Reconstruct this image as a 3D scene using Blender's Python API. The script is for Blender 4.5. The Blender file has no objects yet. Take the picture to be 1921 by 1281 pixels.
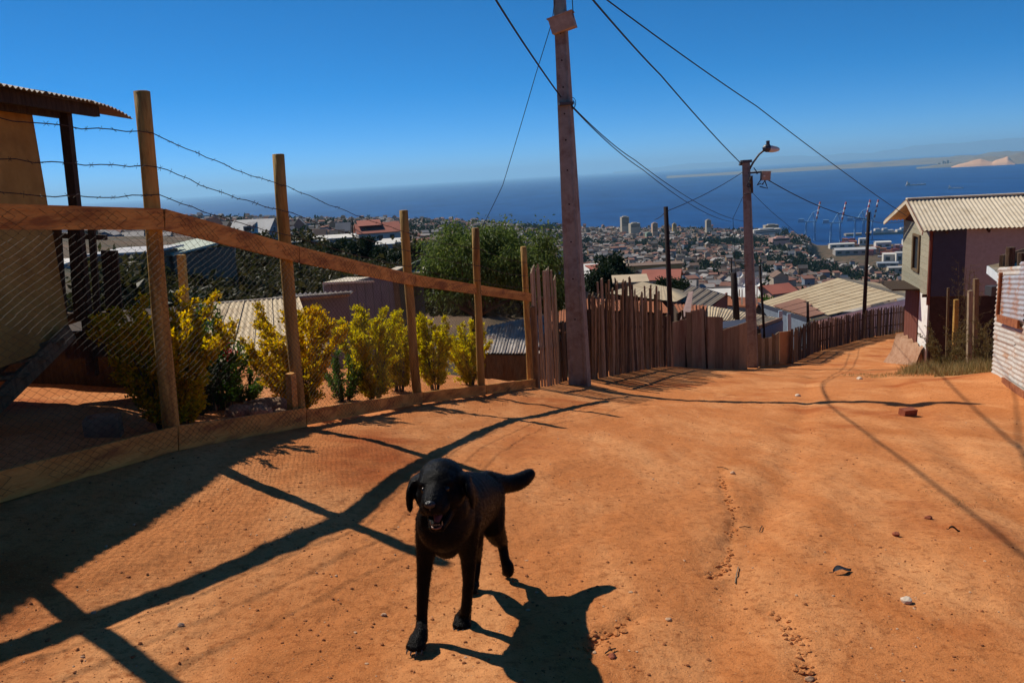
import bpy, bmesh, math, random
import numpy as np
from mathutils import Vector, Matrix, Euler

random.seed(7)
RN = np.random.RandomState(11)
R = math.radians
SC = bpy.context.scene
COL = SC.collection

# ------------------------------------------------------------------ camera
FPX, CX, CY = 1500.0, 960.5, 640.5
PITCH, ROLL = R(11.62), R(3.3)
fw = np.array([0, math.cos(PITCH), -math.sin(PITCH)])
_u0 = np.array([0, math.sin(PITCH), math.cos(PITCH)])
_r0 = np.array([1.0, 0, 0])
UP = _u0 * math.cos(ROLL) + _r0 * math.sin(ROLL)
RT = _r0 * math.cos(ROLL) - _u0 * math.sin(ROLL)
cam_d = bpy.data.cameras.new('camera')
cam_d.sensor_width = 36.0
cam_d.sensor_fit = 'HORIZONTAL'
cam_d.lens = 36.0 * FPX / 1921.0
cam_d.clip_start = 0.05
cam_d.clip_end = 300000.0
cam = bpy.data.objects.new('camera', cam_d)
COL.objects.link(cam)
m = Matrix.Identity(4)
for i in range(3):
    m[i][0], m[i][1], m[i][2] = RT[i], UP[i], -fw[i]
cam.matrix_world = m
SC.camera = cam

# ------------------------------------------------------------------ light
SUN_AZ = np.array([-0.751, 0.660])            # horizontal direction towards the sun
SUN_EL = R(46)
world = bpy.data.worlds.new('World')
SC.world = world
world.use_nodes = True
wn = world.node_tree
wn.nodes.clear()
sky = wn.nodes.new('ShaderNodeTexSky')
sky.sky_type = 'NISHITA'
sky.sun_disc = False
sky.sun_elevation = SUN_EL
sky.sun_rotation = math.atan2(SUN_AZ[0], SUN_AZ[1])
sky.altitude = 200
sky.air_density = 0.4
sky.dust_density = 0.0
sky.ozone_density = 10.0
hs = wn.nodes.new('ShaderNodeHueSaturation')
hs.inputs['Saturation'].default_value = 1.23
hs.inputs['Hue'].default_value = 0.493
bg = wn.nodes.new('ShaderNodeBackground')
bg.inputs['Strength'].default_value = 0.12
wo = wn.nodes.new('ShaderNodeOutputWorld')
wn.links.new(sky.outputs[0], hs.inputs['Color'])
wn.links.new(hs.outputs[0], bg.inputs[0])
wn.links.new(bg.outputs[0], wo.inputs[0])
sl = bpy.data.lights.new('sun', 'SUN')
sl.energy = 4.9
sl.angle = R(0.53)
sl.color = (1.0, 0.93, 0.82)
sun = bpy.data.objects.new('sun', sl)
COL.objects.link(sun)
sd = Vector((SUN_AZ[0] * math.cos(SUN_EL), SUN_AZ[1] * math.cos(SUN_EL), math.sin(SUN_EL)))
sun.rotation_euler = sd.to_track_quat('Z', 'Y').to_euler()
sun.location = sd * 50
vs = SC.view_settings
vs.view_transform = 'Standard'
vs.look = 'None'
vs.exposure = 0.0
vs.gamma = 1.0
vs.use_curve_mapping = False
SC.cycles.use_denoising = True
SC.cycles.max_bounces = 5
SC.cycles.diffuse_bounces = 3
SC.cycles.glossy_bounces = 2
SC.cycles.transmission_bounces = 3
SC.cycles.volume_bounces = 1
SC.cycles.transparent_max_bounces = 8

# ------------------------------------------------------------------ helpers
def at(u, v, Y):
    """world point at forward distance Y seen at photo pixel (u, v)"""
    d = fw + RT * ((u - CX) / FPX) - UP * ((v - CY) / FPX)
    return d * (Y / d[1])

def V3(p):
    return Vector((float(p[0]), float(p[1]), float(p[2])))

ORG = {}

def tag(o, label=None, cat=None, group=None, kind=None):
    if label: o['label'] = label
    if cat: o['category'] = cat
    if group: o['group'] = group
    if kind: o['kind'] = kind
    return o

def empty(name, loc, label=None, cat=None, group=None):
    o = bpy.data.objects.new(name, None)
    o.empty_display_size = 0.1
    COL.objects.link(o)
    o.location = V3(loc)
    ORG[o.name] = V3(loc)
    return tag(o, label, cat, group)

def link(name, me, mats, parent=None, origin=None):
    if not isinstance(mats, (list, tuple)): mats = [mats]
    for mt in mats:
        me.materials.append(mt)
    o = bpy.data.objects.new(name, me)
    COL.objects.link(o)
    if parent is not None:
        o.parent = parent
        ORG[o.name] = ORG.get(parent.name, Vector((0, 0, 0)))
    else:
        o.location = origin if origin is not None else Vector((0, 0, 0))
        ORG[o.name] = Vector(o.location)
    return o

class MB:
    """collects shapes in world coordinates; build() links them as one mesh object"""
    def __init__(s):
        s.v = []; s.f = []; s.mi = []; s.cur = 0
    def add(s, vs_, fs):
        n = len(s.v)
        s.v.extend([(float(a[0]), float(a[1]), float(a[2])) for a in vs_])
        for f in fs:
            s.f.append([n + i for i in f]); s.mi.append(s.cur)
        return s
    def hexa(s, b, t):
        """b, t: four corners of the bottom and the top, counter-clockwise from above"""
        return s.add(list(b) + list(t), [(3, 2, 1, 0), (4, 5, 6, 7), (0, 1, 5, 4), (1, 2, 6, 5), (2, 3, 7, 6), (3, 0, 4, 7)])
    def box(s, c, size, rot=None):
        hx, hy, hz = size[0] / 2, size[1] / 2, size[2] / 2
        pts = [Vector((x, y, z)) for z in (-hz, hz) for x, y in ((-hx, -hy), (hx, -hy), (hx, hy), (-hx, hy))]
        if rot is not None:
            if not isinstance(rot, Matrix): rot = Euler(rot).to_matrix()
            pts = [rot @ p for p in pts]
        c = V3(c)
        pts = [p + c for p in pts]
        return s.hexa(pts[:4], pts[4:])
    def bar(s, a, b, w, h, up=(0, 0, 1), w2=None, h2=None):
        """rectangular bar from a to b, w across, h along up"""
        a, b = V3(a), V3(b)
        d = (b - a).normalized()
        upv = Vector(up)
        sd_ = d.cross(upv)
        if sd_.length < 1e-4: sd_ = d.cross(Vector((0, 1, 0)))
        sd_.normalize()
        u_ = sd_.cross(d)
        w2 = w if w2 is None else w2; h2 = h if h2 is None else h2
        B = [a - sd_ * w / 2 - u_ * h / 2, a + sd_ * w / 2 - u_ * h / 2, a + sd_ * w / 2 + u_ * h / 2, a - sd_ * w / 2 + u_ * h / 2]
        T = [b - sd_ * w2 / 2 - u_ * h2 / 2, b + sd_ * w2 / 2 - u_ * h2 / 2, b + sd_ * w2 / 2 + u_ * h2 / 2, b - sd_ * w2 / 2 + u_ * h2 / 2]
        return s.hexa(B, T)
    def tube(s, pts, rad, n=6, cap=True):
        pts = [V3(p) for p in pts]
        k = len(pts)
        if not isinstance(rad, (list, tuple, np.ndarray)): rad = [rad] * k
        rings = []
        ref = None
        for i in range(k):
            d = (pts[min(i + 1, k - 1)] - pts[max(i - 1, 0)])
            if d.length < 1e-9: d = Vector((0, 0, 1))
            d.normalize()
            if ref is None:
                ref = d.cross(Vector((0, 0, 1)))
                if ref.length < 1e-3: ref = d.cross(Vector((1, 0, 0)))
            ref = (ref - d * ref.dot(d))
            if ref.length < 1e-6: ref = d.orthogonal()
            ref.normalize()
            q = d.cross(ref)
            rings.append([pts[i] + (ref * math.cos(2 * math.pi * j / n) + q * math.sin(2 * math.pi * j / n)) * rad[i] for j in range(n)])
        vs_ = [p for r_ in rings for p in r_]
        fs = []
        for i in range(k - 1):
            for j in range(n):
                fs.append((i * n + j, i * n + (j + 1) % n, (i + 1) * n + (j + 1) % n, (i + 1) * n + j))
        if cap:
            fs.append(tuple(reversed(range(n)))); fs.append(tuple((k - 1) * n + j for j in range(n)))
        return s.add(vs_, fs)
    def blob(s, c, rad, seed=0, rough=0.15, sub=2, rot=None):
        bm = bmesh.new()
        bmesh.ops.create_icosphere(bm, subdivisions=sub, radius=1)
        rs = np.random.RandomState(seed)
        off = rs.rand(3) * 20
        c = V3(c)
        vs_ = []
        for v in bm.verts:
            k = 1 + rough * (math.sin(v.co.x * 3 + off[0]) + math.sin(v.co.y * 4 + off[1]) + math.sin(v.co.z * 3.5 + off[2])) / 1.6 + rs.uniform(-.5, .5) * rough * .4
            p = Vector((v.co.x * rad[0] * k, v.co.y * rad[1] * k, v.co.z * rad[2] * k))
            if rot is not None: p = rot @ p
            vs_.append(p + c)
        fs = [tuple(v.index for v in f.verts) for f in bm.faces]
        bm.free()
        return s.add(vs_, fs)
    def corr(s, p0, a, b, pitch=0.076, amp=0.009, nb=1, wav=0.0, seed=0):
        """corrugated sheet: corner p0, ridges run along b, waves across a"""
        p0, a, b = V3(p0), V3(a), V3(b)
        n = a.cross(b).normalized()
        L = a.length
        k = max(4, int(round(L / pitch)) * 4)
        rs = random.Random(seed)
        vs_ = []
        for j in range(nb + 1):
            for i in range(k + 1):
                w_ = math.cos(2 * math.pi * i / 4.0) * amp
                z = n * (w_ + wav * math.sin(i * .13 + seed) * math.sin(j * 1.7 + seed))
                vs_.append(p0 + a * (i / k) + b * (j / nb) + z)
        fs = []
        for j in range(nb):
            for i in range(k):
                q = j * (k + 1) + i
                fs.append((q, q + 1, q + k + 2, q + k + 1))
        return s.add(vs_, fs)
    def build(s, name, mats, parent=None, smooth=False, origin=None, local=False):
        me = bpy.data.meshes.new(name)
        if parent is not None: o_ = ORG.get(parent.name, Vector((0, 0, 0)))
        elif origin is not None: o_ = V3(origin)
        else: o_ = Vector((0, 0, 0))
        if local: o_ = Vector((0, 0, 0))
        vv = [(x - o_.x, y - o_.y, z - o_.z) for x, y, z in s.v]
        me.from_pydata(vv, [], s.f)
        if max(s.mi or [0]) > 0:
            me.polygons.foreach_set('material_index', s.mi)
        if smooth:
            me.polygons.foreach_set('use_smooth', [True] * len(me.polygons))
        me.update()
        return link(name, me, mats, parent, V3(origin) if origin is not None else None)

def mesh_np(name, V, F, mats, parent=None, smooth=False, mi=None, origin=None):
    """V (n,3), F (m,k) arrays in world coordinates"""
    V = np.asarray(V, dtype=np.float64)
    F = np.asarray(F, dtype=np.int32)
    o_ = np.zeros(3)
    if parent is not None: o_ = np.array(ORG.get(parent.name, Vector((0, 0, 0))))
    elif origin is not None: o_ = np.array(origin, dtype=float)
    V = V - o_
    me = bpy.data.meshes.new(name)
    me.vertices.add(len(V)); me.vertices.foreach_set('co', V.ravel().astype(np.float32))
    k = F.shape[1]
    me.loops.add(F.size); me.loops.foreach_set('vertex_index', F.ravel())
    me.polygons.add(len(F))
    me.polygons.foreach_set('loop_start', np.arange(0, F.size, k, dtype=np.int32))
    me.polygons.foreach_set('loop_total', np.full(len(F), k, dtype=np.int32))
    if mi is not None: me.polygons.foreach_set('material_index', np.asarray(mi, dtype=np.int32))
    me.polygons.foreach_set('use_smooth', np.full(len(F), smooth, dtype=bool))
    me.update(calc_edges=True)
    return link(name, me, mats, parent, V3(origin) if origin is not None else None)

def dup(o, parent=None, loc=None, rotz=None, scale=None):
    c = o.copy()
    COL.objects.link(c)
    if parent is not None: c.parent = parent
    if loc is not None: c.location = V3(loc)
    if rotz is not None: c.rotation_euler = (0, 0, rotz)
    if scale is not None: c.scale = scale if isinstance(scale, (tuple, list)) else (scale,) * 3
    for ch in list(o.children):
        dup(ch, c)
    return c

# value noise -----------------------------------------------------------
def _h(ix, iy, s):
    n = (ix * 374761393 + iy * 668265263 + s * 974634777) & 0x7fffffff
    n = ((n ^ (n >> 13)) * 1274126177) & 0x7fffffff
    return ((n ^ (n >> 16)) & 0xffff) / 65535.0

def vnoise(x, y, s=0):
    x = np.asarray(x, float); y = np.asarray(y, float)
    ix = np.floor(x).astype(np.int64); iy = np.floor(y).astype(np.int64)
    fx = x - ix; fy = y - iy
    fx = fx * fx * (3 - 2 * fx); fy = fy * fy * (3 - 2 * fy)
    a = _h(ix, iy, s); b = _h(ix + 1, iy, s); c = _h(ix, iy + 1, s); d = _h(ix + 1, iy + 1, s)
    return (a * (1 - fx) + b * fx) * (1 - fy) + (c * (1 - fx) + d * fx) * fy - 0.5

def fbm(x, y, s=0, o=4):
    r_ = 0; a = 1.0
    for i in range(o):
        r_ = r_ + a * vnoise(x, y, s + i * 17); x = x * 2.03 + 5.1; y = y * 2.03 + 9.7; a *= 0.5
    return r_

class TPS:
    def __init__(s, A, lam=0.02):
        A = np.array(A, float); n = len(A); X = A[:, :2]
        d2 = ((X[:, None] - X[None]) ** 2).sum(-1)
        K = np.where(d2 > 0, d2 * np.log(d2 + 1e-12) / 2, 0) + lam * np.eye(n)
        Pm = np.c_[np.ones(n), X]
        Mx = np.zeros((n + 3, n + 3)); Mx[:n, :n] = K; Mx[:n, n:] = Pm; Mx[n:, :n] = Pm.T
        s.X = X; s.w = np.linalg.solve(Mx, np.r_[A[:, 2], 0, 0, 0])
    def __call__(s, x, y):
        x = np.asarray(x, float); y = np.asarray(y, float)
        r_ = s.w[-3] + s.w[-2] * x + s.w[-1] * y
        for (a, b), w in zip(s.X, s.w[:-3]):
            d2 = (x - a) ** 2 + (y - b) ** 2
            r_ = r_ + w * d2 * np.log(d2 + 1e-12) / 2
        return r_

# ------------------------------------------------------------------ materials
def new_mat(name):
    mt = bpy.data.materials.new(name)
    mt.use_nodes = True
    return mt, mt.node_tree, mt.node_tree.nodes['Principled BSDF']

def mat(name, c1, c2=None, scale=6.0, rough=0.85, bump=0.0, bscale=None, stretch=(1, 1, 1), metal=0.0, spec=0.25,
        c3=None, s3=1.2, lo=0.35, hi=0.65, rnd=0.0, sheen=0.0):
    """two noise-mixed tones, optional third patchy tone (stain, rust), bump, per-object value change"""
    mt, nt, bs = new_mat(name)
    N, L = nt.nodes, nt.links
    bs.inputs['Roughness'].default_value = rough
    bs.inputs['Metallic'].default_value = metal
    bs.inputs['Specular IOR Level'].default_value = spec
    tc = N.new('ShaderNodeTexCoord'); mp = N.new('ShaderNodeMapping')
    mp.inputs['Scale'].default_value = stretch
    L.new(tc.outputs['Object'], mp.inputs[0])
    c2 = c2 or tuple(x * 0.75 for x in c1)
    nz = N.new('ShaderNodeTexNoise'); nz.inputs['Scale'].default_value = scale; nz.inputs['Detail'].default_value = 6; nz.inputs['Roughness'].default_value = .62
    L.new(mp.outputs[0], nz.inputs['Vector'])
    rp = N.new('ShaderNodeValToRGB'); rp.color_ramp.elements[0].position = lo; rp.color_ramp.elements[1].position = hi
    rp.color_ramp.elements[0].color = (*c1, 1); rp.color_ramp.elements[1].color = (*c2, 1)
    L.new(nz.outputs['Fac'], rp.inputs[0])
    out = rp.outputs[0]
    if c3:
        n3 = N.new('ShaderNodeTexNoise'); n3.inputs['Scale'].default_value = s3; n3.inputs['Detail'].default_value = 5; n3.inputs['Roughness'].default_value = .7
        L.new(mp.outputs[0], n3.inputs['Vector'])
        r3 = N.new('ShaderNodeValToRGB'); r3.color_ramp.elements[0].position = .5; r3.color_ramp.elements[1].position = .64
        L.new(n3.outputs['Fac'], r3.inputs[0])
        mx = N.new('ShaderNodeMixRGB'); L.new(r3.outputs[0], mx.inputs[0]); L.new(out, mx.inputs[1]); mx.inputs[2].default_value = (*c3, 1)
        out = mx.outputs[0]
    if rnd > 0:
        oi = N.new('ShaderNodeObjectInfo'); mr = N.new('ShaderNodeMapRange')
        mr.inputs['To Min'].default_value = 1 - rnd; mr.inputs['To Max'].default_value = 1 + rnd
        L.new(oi.outputs['Random'], mr.inputs['Value'])
        hv = N.new('ShaderNodeHueSaturation'); L.new(mr.outputs[0], hv.inputs['Value']); L.new(out, hv.inputs['Color'])
        out = hv.outputs[0]
    L.new(out, bs.inputs['Base Color'])
    if bump > 0:
        bz = N.new('ShaderNodeTexNoise'); bz.inputs['Scale'].default_value = bscale or scale * 3; bz.inputs['Detail'].default_value = 5
        L.new(mp.outputs[0], bz.inputs['Vector'])
        bp = N.new('ShaderNodeBump'); bp.inputs['Strength'].default_value = bump; bp.inputs['Distance'].default_value = 0.02
        L.new(bz.outputs['Fac'], bp.inputs['Height']); L.new(bp.outputs[0], bs.inputs['Normal'])
    return mt

def leaf_mat(name, cols, trans=0.4, rough=0.55, tcol=None):
    """leaves: colour picked per leaf, part of the light passes through"""
    mt, nt, bs = new_mat(name)
    N, L = nt.nodes, nt.links
    ge = N.new('ShaderNodeNewGeometry'); rp = N.new('ShaderNodeValToRGB')
    rp.color_ramp.interpolation = 'LINEAR'
    el = rp.color_ramp.elements
    while len(el) < len(cols): el.new(0.5)
    for i, c in enumerate(cols):
        el[i].position = i / (len(cols) - 1); el[i].color = (*c, 1)
    L.new(ge.outputs['Random Per Island'], rp.inputs[0])
    L.new(rp.outputs[0], bs.inputs['Base Color'])
    bs.inputs['Roughness'].default_value = rough; bs.inputs['Specular IOR Level'].default_value = 0.12
    tr = N.new('ShaderNodeBsdfTranslucent'); mx = N.new('ShaderNodeMixShader'); mx.inputs[0].default_value = trans
    hv = N.new('ShaderNodeHueSaturation'); hv.inputs['Value'].default_value = 1.5; hv.inputs['Saturation'].default_value = 1.1
    L.new(rp.outputs[0], hv.inputs['Color']); L.new(hv.outputs[0], tr.inputs['Color'])
    out = N['Material Output']
    L.new(bs.outputs[0], mx.inputs[1]); L.new(tr.outputs[0], mx.inputs[2]); L.new(mx.outputs[0], out.inputs['Surface'])
    return mt

def dirt_mat():
    mt, nt, bs = new_mat('orange_dirt')
    N, L = nt.nodes, nt.links
    bs.inputs['Roughness'].default_value = 0.95; bs.inputs['Specular IOR Level'].default_value = 0.12
    tc = N.new('ShaderNodeTexCoord')
    def noise(scale, det=6, ro=.6, st=(1, 1, 1), rz=0.0, vec=None):
        mp = N.new('ShaderNodeMapping'); mp.inputs['Scale'].default_value = st; mp.inputs['Rotation'].default_value = (0, 0, rz)
        L.new(tc.outputs['Object'], mp.inputs[0])
        n = N.new('ShaderNodeTexNoise'); n.inputs['Scale'].default_value = scale; n.inputs['Detail'].default_value = det; n.inputs['Roughness'].default_value = ro
        L.new(mp.outputs[0], n.inputs['Vector']); return n.outputs['Fac']
    def ramp(x, a, b):
        r_ = N.new('ShaderNodeMapRange'); r_.inputs['From Min'].default_value = a; r_.inputs['From Max'].default_value = b; r_.clamp = True
        L.new(x, r_.inputs['Value']); return r_.outputs[0]
    def mix(f, a, b, blend='MIX'):
        m_ = N.new('ShaderNodeMixRGB'); m_.blend_type = blend; L.new(f, m_.inputs[0])
        for i, c in ((1, a), (2, b)):
            if isinstance(c, tuple): m_.inputs[i].default_value = (*c, 1)
            else: L.new(c, m_.inputs[i])
        return m_.outputs[0]
    base = mix(ramp(noise(.9, 5, .6), .35, .65), (.49, .165, .046), (.58, .215, .068))
    base = mix(ramp(noise(1.6, 6, .65, (1, .3, 1), R(-22)), .46, .66), base, (.67, .29, .108))     # dusty wheel tracks
    base = mix(ramp(noise(.55, 4, .6), .56, .7), base, (.36, .085, .018))                              # redder soil
    base = mix(ramp(noise(24, 5, .7), .50, .74), base, (.30, .088, .022))
    base = mix(ramp(noise(90, 3, .6), .6, .76), base, (.62, .28, .11))
    base = mix(ramp(noise(160, 2, .5), .62, .74), base, (.18, .05, .015))
    L.new(base, bs.inputs['Base Color'])
    b1 = N.new('ShaderNodeBump'); b1.inputs['Strength'].default_value = .8; b1.inputs['Distance'].default_value = .02
    L.new(noise(14, 8, .68), b1.inputs['Height'])
    b2 = N.new('ShaderNodeBump'); b2.inputs['Strength'].default_value = .75; b2.inputs['Distance'].default_value = .006
    L.new(noise(110, 4, .7), b2.inputs['Height']); L.new(b1.outputs[0], b2.inputs['Normal'])
    L.new(b2.outputs[0], bs.inputs['Normal'])
    return mt

def sea_mat():
    mt, nt, bs = new_mat('sea_water')
    N, L = nt.nodes, nt.links
    bs.inputs['Roughness'].default_value = 0.5; bs.inputs['Specular IOR Level'].default_value = 0.08
    tc = N.new('ShaderNodeTexCoord')
    def noise(scale, st, det=6, ro=.65):
        mp = N.new('ShaderNodeMapping'); mp.inputs['Scale'].default_value = st
        L.new(tc.outputs['Object'], mp.inputs[0])
        n = N.new('ShaderNodeTexNoise'); n.inputs['Scale'].default_value = scale; n.inputs['Detail'].default_value = det; n.inputs['Roughness'].default_value = ro
        L.new(mp.outputs[0], n.inputs['Vector']); return n.outputs['Fac']
    rp = N.new('ShaderNodeValToRGB')
    rp.color_ramp.elements[0].position = .38; rp.color_ramp.elements[0].color = (.0026, .031, .130, 1)
    rp.color_ramp.elements[1].position = .64; rp.color_ramp.elements[1].color = (.006, .066, .230, 1)
    L.new(noise(.004, (1, .35, 1), 9, .75), rp.inputs[0])
    wc = N.new('ShaderNodeMapRange'); wc.inputs['From Min'].default_value = .73; wc.inputs['From Max'].default_value = .78; wc.clamp = True
    L.new(noise(.03, (1, .12, 1), 3, .6), wc.inputs['Value'])
    mx = N.new('ShaderNodeMixRGB'); L.new(wc.outputs[0], mx.inputs[0]); L.new(rp.outputs[0], mx.inputs[1]); mx.inputs[2].default_value = (.12, .2, .35, 1)
    L.new(mx.outputs[0], bs.inputs['Base Color'])
    return mt

DIRT = dirt_mat()
SEA = sea_mat()
W_RAIL = mat('sawn_orange_wood', (.66, .33, .075), (.50, .22, .045), 5, .75, .4, 18, (1, 1, 5), c3=(.30, .12, .03), s3=2.2)
W_POST = mat('round_post_wood', (.50, .30, .075), (.36, .19, .04), 6, .8, .5, 14, (3, 3, .5), c3=(.18, .08, .02), s3=1.8, rnd=.12)
W_GREY = mat('weathered_grey_wood', (.40, .31, .20), (.25, .175, .10), 9, .9, .5, 20, (4, 4, .6), rnd=.25)
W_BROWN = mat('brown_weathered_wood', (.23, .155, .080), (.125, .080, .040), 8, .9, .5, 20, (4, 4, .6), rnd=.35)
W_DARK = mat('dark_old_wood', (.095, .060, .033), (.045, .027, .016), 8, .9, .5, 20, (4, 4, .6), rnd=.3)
W_BLACK = mat('tarred_pole_wood', (.035, .022, .018), (.02, .012, .01), 8, .9, .3, 20, (4, 4, .6))
CONC = mat('pole_concrete', (.30, .27, .225), (.235, .205, .165), 9, .9, .3, 30, c3=(.19, .135, .105), s3=2.5)
WIRE = mat('galvanised_wire', (.065, .045, .03), (.03, .02, .014), 40, .7, metal=0, spec=.2)
CABLE = mat('black_cable', (.015, .015, .018), (.03, .03, .035), 4, .6)
YELLOW = mat('ochre_plaster', (.52, .30, .075), (.42, .225, .05), 4, .9, .2, 30, c3=(.33, .17, .04), s3=.9)
ZINC_OLD = mat('old_zinc_roof', (.30, .25, .19), (.19, .13, .09), 5, .6, .2, 20, c3=(.22, .09, .04), s3=1.1, metal=.0, spec=.4, rnd=.12)
ZINC_TAN = mat('tan_dusty_zinc_roof', (.60, .47, .29), (.52, .39, .23), 3, .75, .15, 20, c3=(.46, .33, .19), s3=.7, spec=.3, rnd=.07)
ZINC_CREAM = mat('cream_zinc_roof', (.66, .56, .41), (.58, .48, .34), 3, .7, .1, 20, c3=(.48, .38, .25), s3=.8, spec=.3, rnd=.06)
ZINC_GREY = mat('grey_zinc_wall', (.45, .40, .35), (.33, .28, .24), 6, .6, .2, 20, c3=(.34, .15, .075), s3=1.3, spec=.4, rnd=.15)
RUST = mat('rusted_iron', (.36, .13, .05), (.20, .06, .025), 9, .9, .4, 30)
GREYWALL = mat('grey_sheet_wall', (.21, .19, .20), (.17, .155, .165), 3, .85, .1)
WHITE = mat('white_limewash', (.82, .80, .74), (.72, .68, .60), 3, .9, .2, 25)
GLASS = mat('window_glass', (.03, .04, .05), (.05, .06, .07), 2, .15, spec=.5)
BARK = mat('bark', (.13, .085, .055), (.07, .045, .03), 12, .95, .5, 30, (3, 3, .6))
STONE = mat('brown_stone', (.36, .22, .13), (.24, .14, .085), 9, .9, .5, 30, rnd=.2)
GRIT = mat('dirt_grit', (.36, .13, .045), (.24, .085, .03), 9, .95)
PALE_GRIT = mat('pale_grit', (.58, .38, .24), (.46, .26, .14), 9, .95)
PALE_STONE = mat('pale_stone', (.66, .54, .42), (.52, .40, .29), 9, .9, .4, 30)
BRICK = mat('red_brick', (.33, .095, .045), (.22, .06, .03), 12, .95, .5, 40)
MORTAR = mat('mortar_render', (.42, .25, .155), (.30, .155, .085), 6, .95, .4, 20)
METAL_DARK = mat('dark_painted_metal', (.05, .05, .052), (.035, .035, .036), 6, .5, spec=.5)
LENS = mat('lamp_lens', (.60, .56, .50), (.52, .48, .42), 6, .3, spec=.5)
BOXM = mat('wooden_junction_box', (.44, .33, .23), (.30, .21, .14), 7, .85, .2)
SHELLW = mat('white_satellite_dish', (.75, .74, .72), (.62, .61, .58), 5, .5)
L_YELLOW = leaf_mat('yellow_shrub_leaves', [(.13, .115, .012), (.46, .31, .022), (.64, .42, .028), (.50, .29, .018), (.27, .215, .016), (.68, .47, .035)], .6)
L_YGREEN = leaf_mat('yellow_green_shrub_leaves', [(.15, .16, .015), (.47, .38, .028), (.62, .49, .035), (.34, .31, .02), (.56, .43, .028)], .6)
L_GREEN = leaf_mat('garden_green_leaves', [(.025, .06, .012), (.06, .13, .02), (.10, .18, .03), (.04, .09, .015)], .35)
L_DARK = leaf_mat('dark_evergreen_leaves', [(.010, .022, .008), (.02, .035, .012), (.03, .045, .016), (.014, .026, .01)], .15)
L_TREE = leaf_mat('pepper_tree_leaves', [(.045, .075, .02), (.09, .13, .03), (.15, .19, .05), (.07, .10, .025), (.20, .23, .07)], .35)
L_SCRUB = leaf_mat('dry_scrub_leaves', [(.12, .085, .03), (.20, .14, .05), (.09, .075, .025), (.26, .19, .08)], .25)
L_SLOPE = leaf_mat('slope_scrub_leaves', [(.030, .034, .012), (.055, .055, .018), (.08, .065, .025), (.04, .045, .015)], .2)
L_GRASS = leaf_mat('dry_grass_blades', [(.28, .20, .085), (.40, .29, .13), (.20, .15, .06), (.16, .15, .05)], .3)
L_FLOWER = leaf_mat('red_petals', [(.55, .02, .03), (.70, .05, .06), (.60, .03, .05)], .35)
TERRAIN = mat('hillside_soil', (.155, .088, .045), (.060, .048, .022), .12, .95, c3=(.034, .036, .014), s3=.05)

# ------------------------------------------------------------------ near ground
FLINE = np.array([(-5.6, -3.4), (-4.2, .45), (-2.42, 5.33), (-1.96, 6.95), (-1.23, 9.7), (-.49, 11.22), (.27, 13.22), (1.27, 15.3), (4.1, 20.3), (8.7, 29.6), (13.2, 36.5), (19.36, 43.6), (30, 49)])
_g0 = [(0, 0, -1.65), (-.07, 2.5, -1.73), (-.43, 2.9, -1.8), (-2.42, 5.33, -1.73), (-1.96, 6.95, -2.1), (-1.23, 9.7, -2.72),
       (-.49, 11.22, -3.07), (.27, 13.22, -3.54), (1.27, 15, -4.02), (4.1, 20, -5.05), (8.93, 29, -7.5), (8.3, 13.5, -3.83),
       (7, 10, -3.3), (14.43, 27, -7.25), (19.36, 43, -9.82), (6, 5, -2.45), (4, 2, -1.95), (3, -4, -1.1), (-4, -4, -.9),
       (-2.2, 3.0, -1.53), (-2.2, 2.0, -1.45), (-4.5, 4, -1.45), (-5, 7, -1.75), (-3.2, 9.5, -2.45), (-1.8, 12, -2.95), (30, 30, -8), (24, 12, -3.9), (28, 48, -10.5)]
for q in ((1235, 748, 14.1), (1470, 756, 12.6)):
    _p = at(*q); _g0.append((_p[0], _p[1], _p[2] + .04))
for q in ((1584, 715, 16.4), (1584, 704, 20.5), (1584, 697, 24.6), (1584, 688, 28.7), (1735, 706, 17.0), (1737, 698, 21.0), (1738, 692, 24.5), (1480, 707, 19.0), (1490, 698, 24.0)):
    _g0.append(tuple(at(*q)))
G0 = TPS(_g0)
RDIR = np.array([.375, .927])

def left_dist(x, y):
    """distance to the left of the fence line (negative on the road)"""
    x = np.asarray(x, float); y = np.asarray(y, float)
    fx = np.interp(y, FLINE[:, 1], FLINE[:, 0])
    return (fx - x) * .93

def smooth(a, b, x):
    t = np.clip((x - a) / (b - a), 0, 1)
    return t * t * (3 - 2 * t)

def gz_base(x, y):
    x = np.asarray(x, float); y = np.asarray(y, float)
    z = G0(np.clip(x, -9, 30), np.clip(y, -6, 50))
    t = left_dist(x, y)
    wid = 4.6 - 3.9 * smooth(12.3, 14.8, y)
    z = z - np.maximum(0, t - wid) * .85
    z = z - np.maximum(0, y - 47) * .6 - np.maximum(0, x - 27) * .5
    return z

def Gpix(u, v):
    Ys = np.arange(1.2, 60, .02)
    d = fw + RT * ((u - CX) / FPX) - UP * ((v - CY) / FPX)
    d = d / d[1]
    zz = gz_base(d[0] * Ys, Ys)
    i = np.argmax(d[2] * Ys < zz)
    return d * Ys[i]

CRACKS = [
    ([(1352, 880), (1360, 930), (1378, 958), (1372, 1000), (1362, 1045), (1352, 1062), (1330, 1075)], .020, .030),
    ([(1095, 1215), (1120, 1195), (1150, 1180), (1198, 1152)], .022, .030),
    ([(1445, 1135), (1475, 1165), (1495, 1195), (1512, 1240), (1522, 1290)], .020, .030),
    ([(560, 1010), (460, 1060), (330, 1110), (170, 1180)], .006, .05),
]
CRW = [([Gpix(*p)[:2] for p in c], d, w) for c, d, w in CRACKS]

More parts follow.
